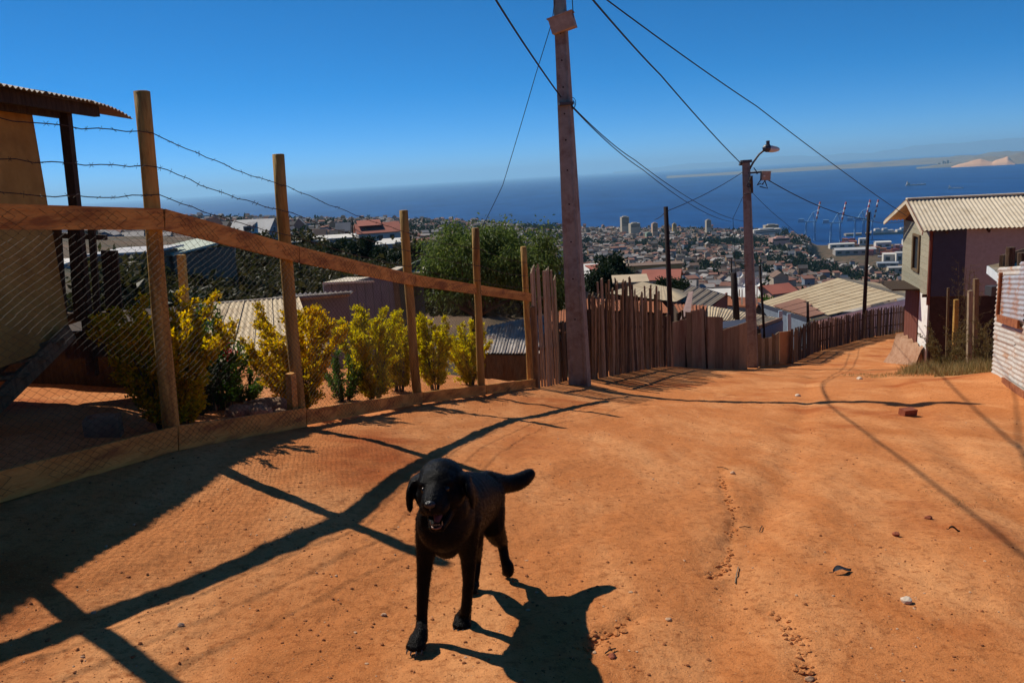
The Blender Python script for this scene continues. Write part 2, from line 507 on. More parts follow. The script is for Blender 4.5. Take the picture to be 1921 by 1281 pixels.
def gz(x, y):
    x = np.asarray(x, float); y = np.asarray(y, float)
    z = gz_base(x, y)
    s = x * RDIR[0] + y * RDIR[1]; t = x * RDIR[1] - y * RDIR[0]
    near = smooth(30, 8, np.hypot(x, y))
    z = z + .034 * fbm(t * .9, s * .35, 3, 3) + .018 * fbm(t * 2.6, s * .8, 5, 3)
    z = z + near * (.0105 * fbm(x * 8, y * 8, 8, 4) + .0055 * vnoise(x * 30, y * 30, 9) - .012 * np.maximum(0, fbm(t * 6, s * 2.2, 12, 3) - .1))
    for c, w, dep in ((-.35, .16, .03), (1.15, .17, .035), (2.1, .5, .02)):
        z = z - dep * np.exp(-((t - c + .18 * vnoise(s * .5, c * 9, 4)) / w) ** 2) * smooth(.5, 3, s)
    for pl, dep, w in CRW:
        P_ = np.array(pl)
        dm = np.full(x.shape, 9.0)
        for a, b in zip(P_[:-1], P_[1:]):
            e = b - a; L2 = (e ** 2).sum()
            k = np.clip(((x - a[0]) * e[0] + (y - a[1]) * e[1]) / L2, 0, 1)
            wob = .035 * vnoise(x * 22, y * 22, 21)
            dm = np.minimum(dm, np.hypot(x - a[0] - k * e[0], y - a[1] - k * e[1]) + wob)
        z = z - dep * np.exp(-(np.maximum(dm, 0) / w) ** 2) * (.55 + 1.1 * np.abs(vnoise(x * 16, y * 16, 31)))
    return z

def gp(x, y, dz=0.0):
    return Vector((x, y, float(gz(np.array(x), np.array(y))) + dz))

def axis(a0, d0, d1, lo, hi, step, grow):
    """coordinates from lo to hi: step between d0 and d1, growing outside"""
    mid = list(np.arange(d0, d1, step))
    up = []; s = step; c = d1
    while c < hi: up.append(c); s *= grow; c += s
    up.append(hi)
    dn = []; s = step; c = d0
    while c > lo:
        s *= grow; c -= s; dn.append(max(c, lo))
    return np.array(sorted(set(np.round(dn + mid + up, 5))))

xs = axis(0, -3.0, 3.6, -22, 46, .026, 1.022)
ys = axis(0, 2.2, 6.2, -9, 66, .024, 1.022)
XX, YY = np.meshgrid(xs, ys)
ZZ = gz(XX, YY)
nx, ny = len(xs), len(ys)
idx = np.arange(nx * ny).reshape(ny, nx)
quads = np.stack([idx[:-1, :-1], idx[:-1, 1:], idx[1:, 1:], idx[1:, :-1]], -1).reshape(-1, 4)
ground = mesh_np('dirt_road', np.stack([XX, YY, ZZ], -1).reshape(-1, 3), quads, DIRT, smooth=True)
tag(ground, 'sloping orange dirt road and garden soil', None, None, 'structure')

# ------------------------------------------------------------------ far terrain
_t = []
def _tp(p, z=None):
    r_ = math.hypot(p[0], p[1])
    _t.append((math.atan2(p[0], p[1]) * 2.2, math.log(r_), -p[2] / r_))
for p in ((-14, 10, -8.5), (-7, 17, -8.2), (-2, 22, -9.5), (6, 30, -11.5), (12, 44, -14), (22, 58, -16), (34, 50, -18), (36, 28, -16), (30, 12, -12), (9, 9, -9), (0, 10, -8.5), (-8, 8, -7.5)):
    _tp(p)
for q in ((60, 560, 40), (280, 565, 50), (450, 570, 62), (600, 575, 66), (760, 580, 62), (900, 600, 50),
          (80, 470, 95), (280, 500, 90), (420, 492, 115), (480, 457, 150), (600, 466, 140), (720, 478, 132), (850, 492, 130), (960, 520, 120),
          (560, 480, 300), (250, 470, 300), (850, 500, 320), (40, 470, 300),
          (60, 448, 600), (300, 444, 600), (560, 446, 700), (850, 460, 700), (60, 424, 1150), (300, 424, 1150), (560, 428, 1250), (850, 434, 1400),
          (1080, 585, 120), (1300, 605, 90), (1500, 620, 90), (1700, 620, 100), (1080, 548, 340), (1300, 565, 340), (1500, 572, 340), (1700, 592, 340),
          (1080, 508, 720), (1300, 512, 720), (1500, 522, 720), (1700, 556, 700), (1080, 470, 1180), (1300, 474, 1180), (1480, 486, 1130), (1560, 502, 1100), (1700, 533, 960),
          (1080, 436, 1760), (1300, 438, 1760), (1460, 447, 1640), (1545, 464, 1460), (2100, 575, 400), (2100, 545, 900)):
    _tp(at(*q))
for q in ((1640, 500, 1450), (1750, 490, 1450), (1640, 470, 1700), (1750, 470, 1700), (2100, 470, 1600)):
    p = at(*q); _tp((p[0], p[1], -197))
T1 = TPS(_t, .0005)
SEA_Z = -200.0

def terrain_z(x, y):
    x = np.asarray(x, float); y = np.asarray(y, float)
    r_ = np.hypot(x, y); az = np.arctan2(x, y)
    z = -T1(az * 2.2, np.log(r_)) * r_
    z = z + smooth(60, 300, r_) * 7 * fbm(x * .006, y * .006, 40, 3) * smooth(2100, 900, r_) + smooth(40, 120, r_) * 1.4 * fbm(x * .05, y * .05, 44, 2)
    hb = smooth(.352, .372, az) * smooth(1250, 1420, r_)
    z = z * (1 - hb) - 196.5 * hb
    z = np.where(r_ > 1000, np.maximum(z, -196.5), z)
    coast = np.interp(az, [-.7, -.3, 0, .25, .34, .372, .46, .7], [1500, 1650, 1850, 1950, 1950, 2020, 2030, 1900]) + 60 * vnoise(az * 30, az * 0, 3) * (1 - hb)
    k = smooth(0, 1, (r_ - coast) / np.where(az > .36, 25, 260))
    return z * (1 - k) - 235 * k

az = np.linspace(R(-52), R(56), 330)
rr = np.exp(np.linspace(math.log(9.5), math.log(2450), 300))
AZ, RRR = np.meshgrid(az, rr)
TX, TY = RRR * np.sin(AZ), RRR * np.cos(AZ)
TZ = terrain_z(TX, TY)
idx = np.arange(AZ.size).reshape(AZ.shape)
quads = np.stack([idx[:-1, :-1], idx[:-1, 1:], idx[1:, 1:], idx[1:, :-1]], -1).reshape(-1, 4)
hill = mesh_np('hillside_terrain', np.stack([TX, TY, TZ], -1).reshape(-1, 3), quads, TERRAIN, smooth=True)
tag(hill, 'brown scrubby hillside falling to the coast', kind='structure')

def tpix(u, v, lo=14, hi=2300):
    """point of the far terrain seen at a photo pixel"""
    Ys = np.exp(np.linspace(math.log(lo), math.log(hi), 3000))
    d = fw + RT * ((u - CX) / FPX) - UP * ((v - CY) / FPX); d = d / d[1]
    zz = terrain_z(d[0] * Ys, Ys)
    i = int(np.argmax(d[2] * Ys < zz))
    return d * Ys[i]

mb = MB()
_rs = [60, 600, 1500, 3000, 6000, 12000, 25000, 50000, 85000]
_na = 64
_v = [(0, 0, SEA_Z)] + [(r_ * math.sin(2 * math.pi * k / _na), r_ * math.cos(2 * math.pi * k / _na), SEA_Z) for r_ in _rs for k in range(_na)]
_f = [(0, 1 + (k + 1) % _na, 1 + k) for k in range(_na)]
for j in range(len(_rs) - 1):
    for k in range(_na):
        a = 1 + j * _na + k; b = 1 + j * _na + (k + 1) % _na
        _f.append((a, b, b + _na, a + _na))
mb.add(_v, _f)
sea = mb.build('sea', SEA, smooth=True)
tag(sea, 'deep blue ocean reaching to the horizon', kind='structure')

# far coast across the bay: low shore, sand dunes, two mountain ranges
def ridge_mesh(name, u0, u1, dist0, dist1, tops, mt, label, n=160, m_=14, rough=.25, seed=0):
    """hills between two distances; tops = (pixel column, metres above the sea)"""
    us = np.linspace(u0, u1, n)
    d = np.array([at(u, 300, 1.0) for u in us]); azs = np.arctan2(d[:, 0], d[:, 1])
    hs_ = np.interp(us, [t[0] for t in tops], [t[1] for t in tops])
    V = []
    for j in range(m_):
        q = j / (m_ - 1)
        prof = math.sin(math.pi * min(1, q * 1.02)) ** .8 if j not in (0, m_ - 1) else 0
        r_ = dist0 + (dist1 - dist0) * q
        nz = fbm(us * .035 + seed, np.full(n, q * 5.0 + seed), seed, 5)
        h = hs_ * prof * (1 + rough * 1.6 * nz)
        V.append(np.stack([r_ * np.sin(azs), r_ * np.cos(azs), SEA_Z - 12 + h + (12 * (h > 0))], -1))
    V = np.concatenate(V)
    idx = np.arange(n * m_).reshape(m_, n)
    F = np.stack([idx[:-1, :-1], idx[:-1, 1:], idx[1:, 1:], idx[1:, :-1]], -1).reshape(-1, 4)
    o = mesh_np(name, V, F, mt, smooth=True)
    return tag(o, label, kind='structure')

FARLAND = mat('far_coast_land', (.14, .12, .08), (.22, .17, .10), .002, .95)
SAND = mat('dune_sand', (.70, .40, .20), (.62, .33, .15), .003, .95)
MOUNT = mat('far_mountain', (.12, .11, .09), (.09, .08, .07), .0004, .95)
ridge_mesh('mountains', 1150, 2200, 58000, 70000, [(1150, 120), (1250, 260), (1290, 440), (1330, 370), (1400, 340), (1470, 560), (1530, 430), (1640, 450), (1720, 700), (1790, 720), (1900, 800), (2200, 840)], MOUNT, 'hazy blue mountains beyond the bay', seed=3, rough=.2)
ridge_mesh('coastal_plain', 1250, 2200, 15500, 21000, [(1250, 2), (1330, 15), (1450, 35), (1600, 60), (1720, 90), (1850, 120), (2200, 160)], FARLAND, 'low shore across the bay', seed=5)
ridge_mesh('headland', 1720, 2250, 11800, 13600, [(1720, 3), (1760, 30), (1790, 60), (1850, 90), (1900, 110), (2250, 140)], FARLAND, 'low brown headland across the bay', seed=8, rough=.4)
ridge_mesh('sand_dunes', 1785, 1905, 11560, 12000, [(1785, 6), (1800, 40), (1840, 78), (1862, 40), (1868, 60), (1890, 92), (1905, 10)], SAND, 'pale orange sand dunes on the headland', seed=9, rough=.2, n=60)
for k in range(9):
    u = (1762, 1770, 1774, 1783, 1790, 1797, 1806, 1812, 1778)[k]
    p = at(u, 300, 11500 - 60 * k); hh = (45, 70, 60, 48, 38, 42, 40, 34, 80)[k]
    mb = MB(); mb.box((p[0], p[1], SEA_Z + hh / 2), (26, 20, hh)); mb.box((p[0], p[1], SEA_Z + hh + 2.5), (12, 10, 5))
    o = mb.build('far_tower_block', FARLAND, origin=(p[0], p[1], SEA_Z))
    tag(o, 'tiny distant tower block on the headland shore', 'tower block', 'tower blocks on the far headland')

# the air between here and the mountains
mb = MB(); mb.box((0, 0, 255), (176000, 176000, 1050))
hz = mb.build('haze', [], origin=(0, 0, -270))
tag(hz, 'thin blue sea haze', kind='stuff')
hm = bpy.data.materials.new('haze_air'); hm.use_nodes = True
hm.node_tree.nodes.clear()
pv = hm.node_tree.nodes.new('ShaderNodeVolumePrincipled')
pv.inputs['Color'].default_value = (.44, .79, 1.0, 1)
pv.inputs['Density'].default_value = 3.6e-5
pv.inputs['Anisotropy'].default_value = 0.2
ho = hm.node_tree.nodes.new('ShaderNodeOutputMaterial')
hm.node_tree.links.new(pv.outputs[0], ho.inputs['Volume'])
hz.data.materials.append(hm)

# ------------------------------------------------------------------ garden fence of posts, rails and wire mesh
FN = Vector((.93, -.37, 0))           # towards the road
POSTS = [(320, 850, 5.33, 266, 172), (562, 803, 6.95, 522, 290), (783, 760, 9.7, 757, 395), (903, 742, 11.22, 892, 428), (996, 729, 13.22, 982, 463)]
pb, pt = [], []
for (ub, vb, Y, ut, vt) in POSTS:
    b = at(ub, vb, Y); t = at(ut, vt, Y + .02)
    pb.append(gp(b[0], b[1])); pt.append(V3(t))
p0b = gp(-2.98, 3.85); p0t = Vector((-2.86, 3.87, pt[0].z + .10))
pm1 = gp(-3.78, 1.55); pm1t = Vector((-3.7, 1.55, pt[0].z + .3))
pb = [pm1, p0b] + pb; pt = [pm1t, p0t] + pt
rails = [V3(at(u, v, Y)) for u, v, Y in ((290, 412, 5.30), (546, 478, 6.90), (768, 526, 9.64), (893, 550, 11.17), (988, 558, 13.15))]
rl = V3(at(0, 408, 4.36))
d_ = (rl - rails[0]); d_ = d_ / d_.y
r0_ = rails[0] + d_ * (3.85 - rails[0].y); rm1 = rails[0] + d_ * (1.55 - rails[0].y)
rails = [rm1, r0_] + rails
gf = empty('garden_fence', pb[2], 'garden fence of round posts, orange rail boards and wire mesh beside the road', 'fence')
for i in range(len(pb)):
    b, t = pb[i] - Vector((0, 0, .3)), pt[i]
    mb = MB()
    k = 7
    pts = [b.lerp(t, j / k) + Vector((random.uniform(-.006, .006), random.uniform(-.006, .006), 0)) * (0 < j < k) for j in range(k + 1)]
    rad = [.058 - .008 * j / k + random.uniform(-.002, .002) for j in range(k + 1)]
    mb.tube(pts + [t + Vector((0, 0, .004))], rad + [.038], 14)
    mb.build('post', W_POST, gf, smooth=False)
for o in list(gf.children):
    for p in o.data.polygons: p.use_smooth = len(p.vertices) == 4
spans = [(0, 1), (1, 2), (2, 3), (3, 4), (4, 6)]
for i, j in spans:
    a, b = rails[i] + FN * .07, rails[j] + FN * .07
    dd = (b - a).normalized()
    mb = MB(); mb.bar(a - dd * .0 + dd * .006, b - dd * .006, .028, .135)
    mb.build('rail_board', W_RAIL, gf)
for i, j in [(0, 1), (1, 2), (2, 3), (3, 4), (4, 5), (5, 6)]:
    a, b = pb[i] + FN * .075 + Vector((0, 0, .09)), pb[j] + FN * .075 + Vector((0, 0, .09))
    dd = (b - a).normalized()
    mb = MB()
    h0 = .17 if i < 3 else .14
    mb.bar(a + dd * .008, b - dd * .008, .03, h0)
    mb.build('kick_board', W_RAIL, gf)
# wire mesh, one panel between each pair of posts
def wire_panel(a0, b0, a1, b1, cell=.070, r_=.0011):
    """a0,b0 bottom ends, a1,b1 top ends; zigzag wires make diamonds"""
    L = (b0 - a0).length; n = int(L / cell); H = ((a1 - a0).length + (b1 - b0).length) / 2; mrows = int(H / (cell * .62))
    V = []; F = []
    nn = FN
    def pnt(s, t):
        return a0.lerp(b0, s).lerp(a1.lerp(b1, s), t)
    for c in range(n):
        for ph in (0, 1):
            base = len(V)
            for k in range(mrows + 1):
                s = (c + .5 + (.5 if (k + ph) % 2 else -.5) * .98) / n
                q = pnt(min(1, max(0, s)), k / mrows) + nn * (.003 * (1 if ph else -1)) + nn * .012 * math.sin(c * .7 + k * .5)
                V += [q + nn * r_ * 1.3, q + Vector((.37, .93, 0)) * r_ * 1.15 - nn * r_ * .6, q - Vector((.37, .93, 0)) * r_ * 1.15 - nn * r_ * .6]
            for k in range(mrows):
                o_ = base + 3 * k
                for j in range(3):
                    F.append((o_ + j, o_ + (j + 1) % 3, o_ + 3 + (j + 1) % 3, o_ + 3 + j))
    return V, F
for i, j in [(0, 1), (1, 2), (2, 3), (3, 4), (4, 5), (5, 6)]:
    off = FN * .092
    V, F = wire_panel(pb[i] + off + Vector((0, 0, .04)), pb[j] + off + Vector((0, 0, .04)), rails[i] + off + Vector((0, 0, .045)), rails[j] + off + Vector((0, 0, .045)))
    mesh_np('wire_mesh', np.array([tuple(p) for p in V]), F, WIRE, gf)
# barbed wire
for si, fr in enumerate((.68, .42, .19)):
    mb = MB(); pts = []
    rs = random.Random(40 + si)
    for i in range(len(pb) - 1):
        a = rails[i].lerp(pt[i], fr) + FN * .055; b = rails[i + 1].lerp(pt[i + 1], fr) + FN * .055
        n = 15
        for k in range(n):
            q = a.lerp(b, k / n) + Vector((0, 0, -.03 * math.sin(math.pi * k / n) + rs.uniform(-.008, .008)))
            pts.append(q)
    pts.append(rails[-1].lerp(pt[-1], fr) + FN * .055)
    mb.tube(pts, .0032, 5)
    st = mb.build('barbed_wire', WIRE, gf)
    bb = MB()
    for k in range(len(pts) - 1):
        for _ in range(1):
            c = pts[k].lerp(pts[k + 1], rs.random())
            for _2 in range(2):
                dv = Vector((rs.uniform(-1, 1), rs.uniform(-1, 1), rs.uniform(-1, 1))).normalized() * .02
                bb.tube([c - dv, c + dv], [.0015, .0012], 3)
    bo = bb.build('barbs', WIRE, st); bo['kind'] = 'stuff'
mb = MB(); a = V3(at(549, 789, 6.86)); b = V3(at(545, 700, 6.86)); mb.bar(a - Vector((0, 0, .15)), b, .075, .06, up=FN); mb.build('stake', W_RAIL, gf)
mb = MB(); a = V3(at(1007, 732, 13.3)); b = V3(at(1000, 575, 13.3)); mb.bar(a - Vector((0, 0, .2)), b, .07, .09, up=FN); mb.build('gate_post', W_BROWN, gf)

# ------------------------------------------------------------------ picket and board fences down the road
def pickets(thing, A, B, n, hf, w, mt, seed, name='picket', gap=.12, th=.022, rails_at=(.35, .8), rail_mat=None, wob=.03, hroad=(.6, -.8)):
    rs = random.Random(seed)
    A, B = Vector(A[:2]), Vector(B[:2])
    d2 = (B - A).normalized(); nrm = Vector((d2.y, -d2.x, 0))
    for i in range(n):
        s = (i + .5 + rs.uniform(-gap, gap)) / n
        p = A.lerp(B, s)
        b = gp(p.x, p.y, -.06)
        h = hf(s, rs)
        ww = w * rs.uniform(.65, 1.25)
        top = b + Vector((d2.x * rs.uniform(-wob, wob), d2.y * rs.uniform(-wob, wob), h)) + nrm * rs.uniform(-wob, wob) * .7
        mb = MB(); dv = Vector((d2.x, d2.y, 0))
        a0, a1, t0, t1 = b - dv * ww / 2, b + dv * ww / 2, top - dv * ww / 2 * .9, top + dv * ww / 2 * .9
        cut = rs.uniform(-.04, .04)
        q = nrm * th
        mb.hexa([a0, a1, a1 - q, a0 - q], [t0 + Vector((0, 0, cut)), t1 - Vector((0, 0, cut)), t1 - q - Vector((0, 0, cut)), t0 - q + Vector((0, 0, cut))])
        mb.build(name, mt[rs.randrange(len(mt))] if isinstance(mt, list) else mt, thing)
    for fr in rails_at:
        a, b = gp(A.x, A.y), gp(B.x, B.y)
        mb = MB()
        mb.bar(a + Vector((0, 0, fr * hf(0, random.Random(1)))) - nrm * (th + .022), b + Vector((0, 0, fr * hf(1, random.Random(1)))) - nrm * (th + .022), .035, .06)
        mb.build('cross_rail', rail_mat or W_DARK, thing)

A = at(1004, 738, 13.3); B = at(1052, 716, 15.0)
t = empty('pale_picket_fence', gp(A[0], A[1]), 'short stretch of tall pale grey pickets between the orange fence and the concrete pole', 'fence')
pickets(t, A, B, 9, lambda s, rs: 1.98 + .42 * s ** .7 - .9 * max(0, s - .75) + rs.uniform(-.1, .1), .105, W_GREY, 5, gap=.05)
A = at(1046, 718, 15.0); B = at(1066, 712, 15.7)
t = empty('dark_picket_fence', gp(A[0], A[1]), 'low dark broken pickets half hidden behind the concrete pole', 'fence')
pickets(t, A, B, 4, lambda s, rs: 1.35 + rs.uniform(-.2, .3), .13, W_DARK, 8, gap=.2)
A = at(1101, 716, 15.9); B = at(1262, 691, 21.0)
t = empty('ragged_picket_fence', gp(A[0], A[1]), 'ragged brown picket fence of uneven sticks right of the concrete pole', 'fence')
pickets(t, A, B, 66, lambda s, rs: 1.62 + .42 * math.sin(min(1, s * 1.15) * math.pi) ** .6 + rs.uniform(-.32, .28), .088, [W_BROWN, W_GREY, W_DARK, W_BROWN], 21, gap=.45, wob=.08)
# boards and panels up to the lamp pole
t = empty('board_fence', gp(*at(1262, 692, 21.0)[:2]), 'patched fence of wide leaning brown boards left of the street lamp pole', 'fence')
def panel(thing, u0, u1, Y0, Y1, vt0, vt1, mt, name='board', lean=0.0, th=.03):
    a, b = at(u0, 695, Y0), at(u1, 695, Y1)
    ga, gb = gp(a[0], a[1], -.12), gp(b[0], b[1], -.12)
    ta, tb = V3(at(u0 + lean, vt0, Y0)), V3(at(u1 + lean, vt1, Y1))
    d2 = (gb - ga); nr = Vector((d2.y, -d2.x, 0)).normalized() * th
    mb = MB(); mb.hexa([ga, gb, gb - nr, ga - nr], [ta, tb, tb - nr, ta - nr])
    return mb.build(name, mt, thing)
W_PLY = mat('brown_plywood', (.27, .185, .11), (.19, .125, .07), 3, .9, .2, 20, (1, 1, .4), c3=(.15, .075, .04), s3=1.0, rnd=.25)
W_PLYL = mat('reddish_plywood', (.46, .25, .13), (.38, .19, .09), 3, .9, .2, 20)
def yy(u): return 21.0 + (u - 1262) / (1402 - 1262) * 6.6
for (u0, u1, v0, v1, mt, ln) in ((1263, 1274, 604, 602, W_PLY, 0), (1274.3, 1289, 601, 598, W_PLY, 0), (1289.4, 1298, 585, 586, W_BROWN, -2), (1298.4, 1309, 583, 582, W_PLY, 0), (1309.4, 1318, 580, 583, W_PLY, -2),
                              (1318.4, 1327, 578, 581, W_GREY, -4), (1327.4, 1341, 594, 594, W_PLY, 0), (1341.4, 1356, 594, 595, W_PLY, 0), (1356.4, 1370, 619, 614, W_PLY, 0), (1370.4, 1386, 614, 610, W_PLY, 0), (1386.4, 1402, 609, 604, W_PLY, 0)):
    panel(t, u0, u1, yy(u0), yy(u1), v0, v1, mt, lean=ln)
for (u, v0, v1) in ((1288, 582, 692), (1327, 575, 694)):
    a = at(u, 692, yy(u) - .1); mb = MB(); mb.bar(gp(a[0], a[1], -.1), V3(at(u - 8, v0, yy(u) - .1)), .06, .05); mb.build('upright', W_DARK, t)
# beyond the lamp pole
t = empty('lower_board_fence', gp(*at(1425, 690, 29.8)[:2]), 'low grey boards between the lamp pole and the reddish panel', 'fence')
for k in range(6):
    u0 = 1422 + k * 6.7; panel(t, u0, u0 + 6.2, 30 + k * .2, 30.2 + k * .2, 628 + random.uniform(-6, 8), 628 + random.uniform(-6, 8), W_GREY if k % 2 else W_BROWN)
t = empty('plywood_panel_fence', gp(*at(1463, 690, 31.2)[:2]), 'plain reddish plywood panel standing at the bend', 'fence panel')
panel(t, 1462.5, 1487, 31.2, 31.6, 623, 620, W_PLYL, 'panel')
panel(t, 1485.5, 1488.6, 31.3, 31.5, 617, 617, W_DARK, 'post')
A = at(1490, 676, 31.8); B = at(1530, 650, 37.0); Cc = at(1621, 633, 43.0); D = at(1700, 634, 46.0)
t = empty('bend_picket_fence', gp(A[0], A[1]), 'dense brown picket fence running down to the bend', 'fence')
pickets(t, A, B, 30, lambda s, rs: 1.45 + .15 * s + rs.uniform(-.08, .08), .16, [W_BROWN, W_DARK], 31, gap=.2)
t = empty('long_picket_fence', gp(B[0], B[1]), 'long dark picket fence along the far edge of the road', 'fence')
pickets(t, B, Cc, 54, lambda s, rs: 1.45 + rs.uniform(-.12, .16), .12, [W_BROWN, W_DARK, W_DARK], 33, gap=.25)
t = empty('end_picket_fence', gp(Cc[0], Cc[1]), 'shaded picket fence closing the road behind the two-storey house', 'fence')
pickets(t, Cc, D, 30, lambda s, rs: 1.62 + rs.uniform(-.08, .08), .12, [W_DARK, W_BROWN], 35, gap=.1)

# ------------------------------------------------------------------ poles and cables
def concrete_pole(name, base, top, w0, w1, d0, d1, label, holes):
    base, top = V3(base), V3(top)
    t = empty(name, base, label, 'utility pole')
    ax = (top - base).normalized()
    e1 = Vector((.94, -.34, 0)); e1 = (e1 - ax * e1.dot(ax)).normalized(); e2 = ax.cross(e1)
    mb = MB(); rings = []
    for k in range(9):
        s = k / 8; c = base.lerp(top, s) - (ax * .4 if k == 0 else Vector()); w = w0 + (w1 - w0) * s; d = d0 + (d1 - d0) * s; f = .22; r_ = .045
        prof = [(-.5, -.5), (-.5 + f * .5, -.5), (-.5 + f, -.5 + .10), (.5 - f, -.5 + .10), (.5 - f * .5, -.5), (.5, -.5), (.5, .5), (.5 - f * .5, .5), (.5 - f, .5 - .10), (-.5 + f, .5 - .10), (-.5 + f * .5, .5), (-.5, .5)]
        rings.append([c + e1 * x * w + e2 * y * d for x, y in prof])
    n = 12
    fs = [(i * n + j, i * n + (j + 1) % n, (i + 1) * n + (j + 1) % n, (i + 1) * n + j) for i in range(8) for j in range(n)]
    fs.append(tuple(8 * n + j for j in range(n)))
    mb.add([p for r_ in rings for p in r_], fs)
    mb.build('shaft', CONC, t)
    for s in holes:
        c = base.lerp(top, s); d = d0 + (d1 - d0) * s
        mb = MB(); f_ = c - e2 * (d * .4 + .002)
        mb.tube([f_ - e2 * .004, f_ + e2 * .03], .016, 8); mb.build('bolt_hole', W_BLACK, t)
    return t, e1, e2
pbx = at(1088, 722, 15.0); pbase = gp(pbx[0], pbx[1])
ptop = V3(at(1046, -75, 15.05))
pole, e1, e2 = concrete_pole('concrete_pole', pbase, ptop, .385, .17, .28, .15, 'tall tapering concrete utility pole with a tilted box near the top', [.17, .27, .36, .45, .53, .60, .66, .72, .78, .84])
bc = V3(at(1056, 45, 14.9))
rotb = Euler((R(4), R(-14), R(-14))).to_matrix()
mb = MB(); mb.box(bc, (.42, .34, .25), rotb); bxo = mb.build('junction_box', BOXM, pole)
mb = MB(); mb.box(bc + rotb @ Vector((0, 0, .137)), (.46, .38, .022), rotb); mb.build('lid', BOXM, bxo)
mb = MB(); q = V3(at(1062, 195, 14.9)); mb.box(q, (.26, .24, .045)); mb.build('clamp_band', METAL_DARK, pole)
mb = MB(); c0 = V3(at(1073, 195, 14.85))
mb.tube([c0 + Vector((.07 * math.sin(a) * (1 + .2 * math.sin(a * 2.3)), .02 * a, .09 * math.cos(a * 1.3) + .02)) for a in np.linspace(0, 9, 40)], .006, 5); mb.build('cable_loop', CABLE, pole)

def cable(name, pts, r_, label, sag=0.0, n=24, group=None):
    P_ = [V3(p) for p in pts]
    out = []
    for a, b in zip(P_[:-1], P_[1:]):
        L = (b - a).length
        for k in range(n):
            s = k / n; out.append(a.lerp(b, s) - Vector((0, 0, 4 * sag * L * s * (1 - s))))
    out.append(P_[-1])
    o_ = P_[0]
    mb = MB(); mb.tube(out, r_, 6)
    return tag(mb.build(name, CABLE, origin=o_, smooth=True), label, 'cable', group)

lb = at(1412, 690, 29.0); lbase = gp(lb[0], lb[1]); ltop = V3(at(1399.5, 303, 29.0))
lamp, le1, le2 = concrete_pole('street_lamp_pole', lbase, ltop, .40, .26, .34, .22, 'concrete street lamp pole with curved arm and hanging box', [])
lamp['category'] = 'street lamp'
mb = MB()
arm = [at(1406, 318, 28.9), at(1413, 305, 28.85), at(1424, 290, 28.8), at(1431, 284, 28.75), at(1438, 280.5, 28.7)]
mb.tube(arm, .035, 8); mb.build('lamp_arm', METAL_DARK, lamp, smooth=True)
hc = V3(at(1450, 280, 28.7)); hd = (V3(at(1461, 280.5, 28.7)) - V3(at(1438, 279.5, 28.7))).normalized()
mb = MB(); mb.tube([hc + hd * s for s in (-.27, -.22, -.1, 0, .1, .2, .24)], [.05, .10, .125, .12, .1, .06, .02], 10)
hd_o = mb.build('lamp_head', LENS, lamp, smooth=True)
mb = MB(); mb.tube([hc + hd * s + Vector((0, 0, .02)) for s in (-.36, -.3, -.2, -.12)], [.05, .12, .145, .13], 10); mb.box(hc - hd * .18 + Vector((0, 0, .2)), (.1, .1, .16)); mb.build('housing', METAL_DARK, hd_o)
mb = MB(); mb.bar(at(1404, 325, 28.9), at(1430, 323, 28.7), .05, .06); brk = mb.build('bracket', METAL_DARK, lamp)
mb = MB(); mb.box(at(1436, 330, 28.65), (.30, .22, .32), (0, R(3), 0)); bx2 = mb.build('meter_box', BOXM, lamp)
mb = MB(); mb.box(at(1434, 330.5, 28.5), (.05, .05, .05)); mb.build('latch', LENS, bx2)
for k, (u0, v0, u1, v1, s_) in enumerate(((1430, 333, 1428, 344, .16), (1434, 337, 1425, 350, .2), (1437, 337, 1432, 345, .1), (1405, 340, 1395, 365, .2), (1410, 330, 1408, 352, .15), (1414, 315, 1419, 326, .1))):
    a, b = V3(at(u0, v0, 28.6)), V3(at(u1, v1, 28.7)); mid = a.lerp(b, .5) + Vector((s_ * (1 if k % 2 else -1), 0, -s_))
    mb = MB(); mb.tube([a, a.lerp(mid, .6), mid, b.lerp(mid, .5), b], .018, 5); mb.build('loose_wire', CABLE, lamp, smooth=True)
mb = MB(); mb.bar(at(1389, 307, 29), at(1401, 311, 29), .05, .05); mb.tube([at(1388, 306, 29), at(1393, 308, 29)], [.10, .06], 8); mb.build('insulator', METAL_DARK, lamp)
mb = MB(); mb.box(V3(at(1399.5, 303, 29)), (.34, .3, .10)); mb.build('pole_cap', METAL_DARK, lamp)
mb = MB(); mb.bar(at(1409, 330, 28.72), at(1410, 362, 28.72), .10, .06, up=(0, 1, 0)); mb.build('conduit_cover', W_DARK, lamp)

def thin_pole(name, u0, v0, u1, v1, Y, r0, r1, label, mt=W_BLACK, cross=False):
    b = V3(at(u0, v0, Y)); t = V3(at(u1, v1, Y))
    mb = MB(); mb.tube([b - Vector((0, 0, .6)), b.lerp(t, .5), t], [r0, (r0 + r1) / 2, r1], 8)
    return tag(mb.build(name, mt, origin=b, smooth=True), label, 'pole')
thin_pole('wooden_pole', 1262, 690, 1249, 388, 21.8, .085, .06, 'slender dark wooden pole rising behind the ragged picket fence')
thin_pole('wooden_pole', 1385, 640, 1376, 512, 33, .15, .13, 'thick short black pole just left of the lamp pole')
thin_pole('wooden_pole', 1437, 668, 1425, 498, 33, .06, .05, 'thin dark pole just right of the lamp pole')
thin_pole('wooden_pole', 1619, 634, 1630, 398, 43.6, .12, .09, 'dark wooden pole standing in the picket fence at the bend')
thin_pole('wooden_pole', 1516, 606, 1515, 566, 37, .07, .06, 'stub of dark post in front of the large tan roof')
thin_pole('wooden_pole', 1373, 560, 1372, 484, 60, .06, .05, 'thin faint pole beyond the thick black stub')
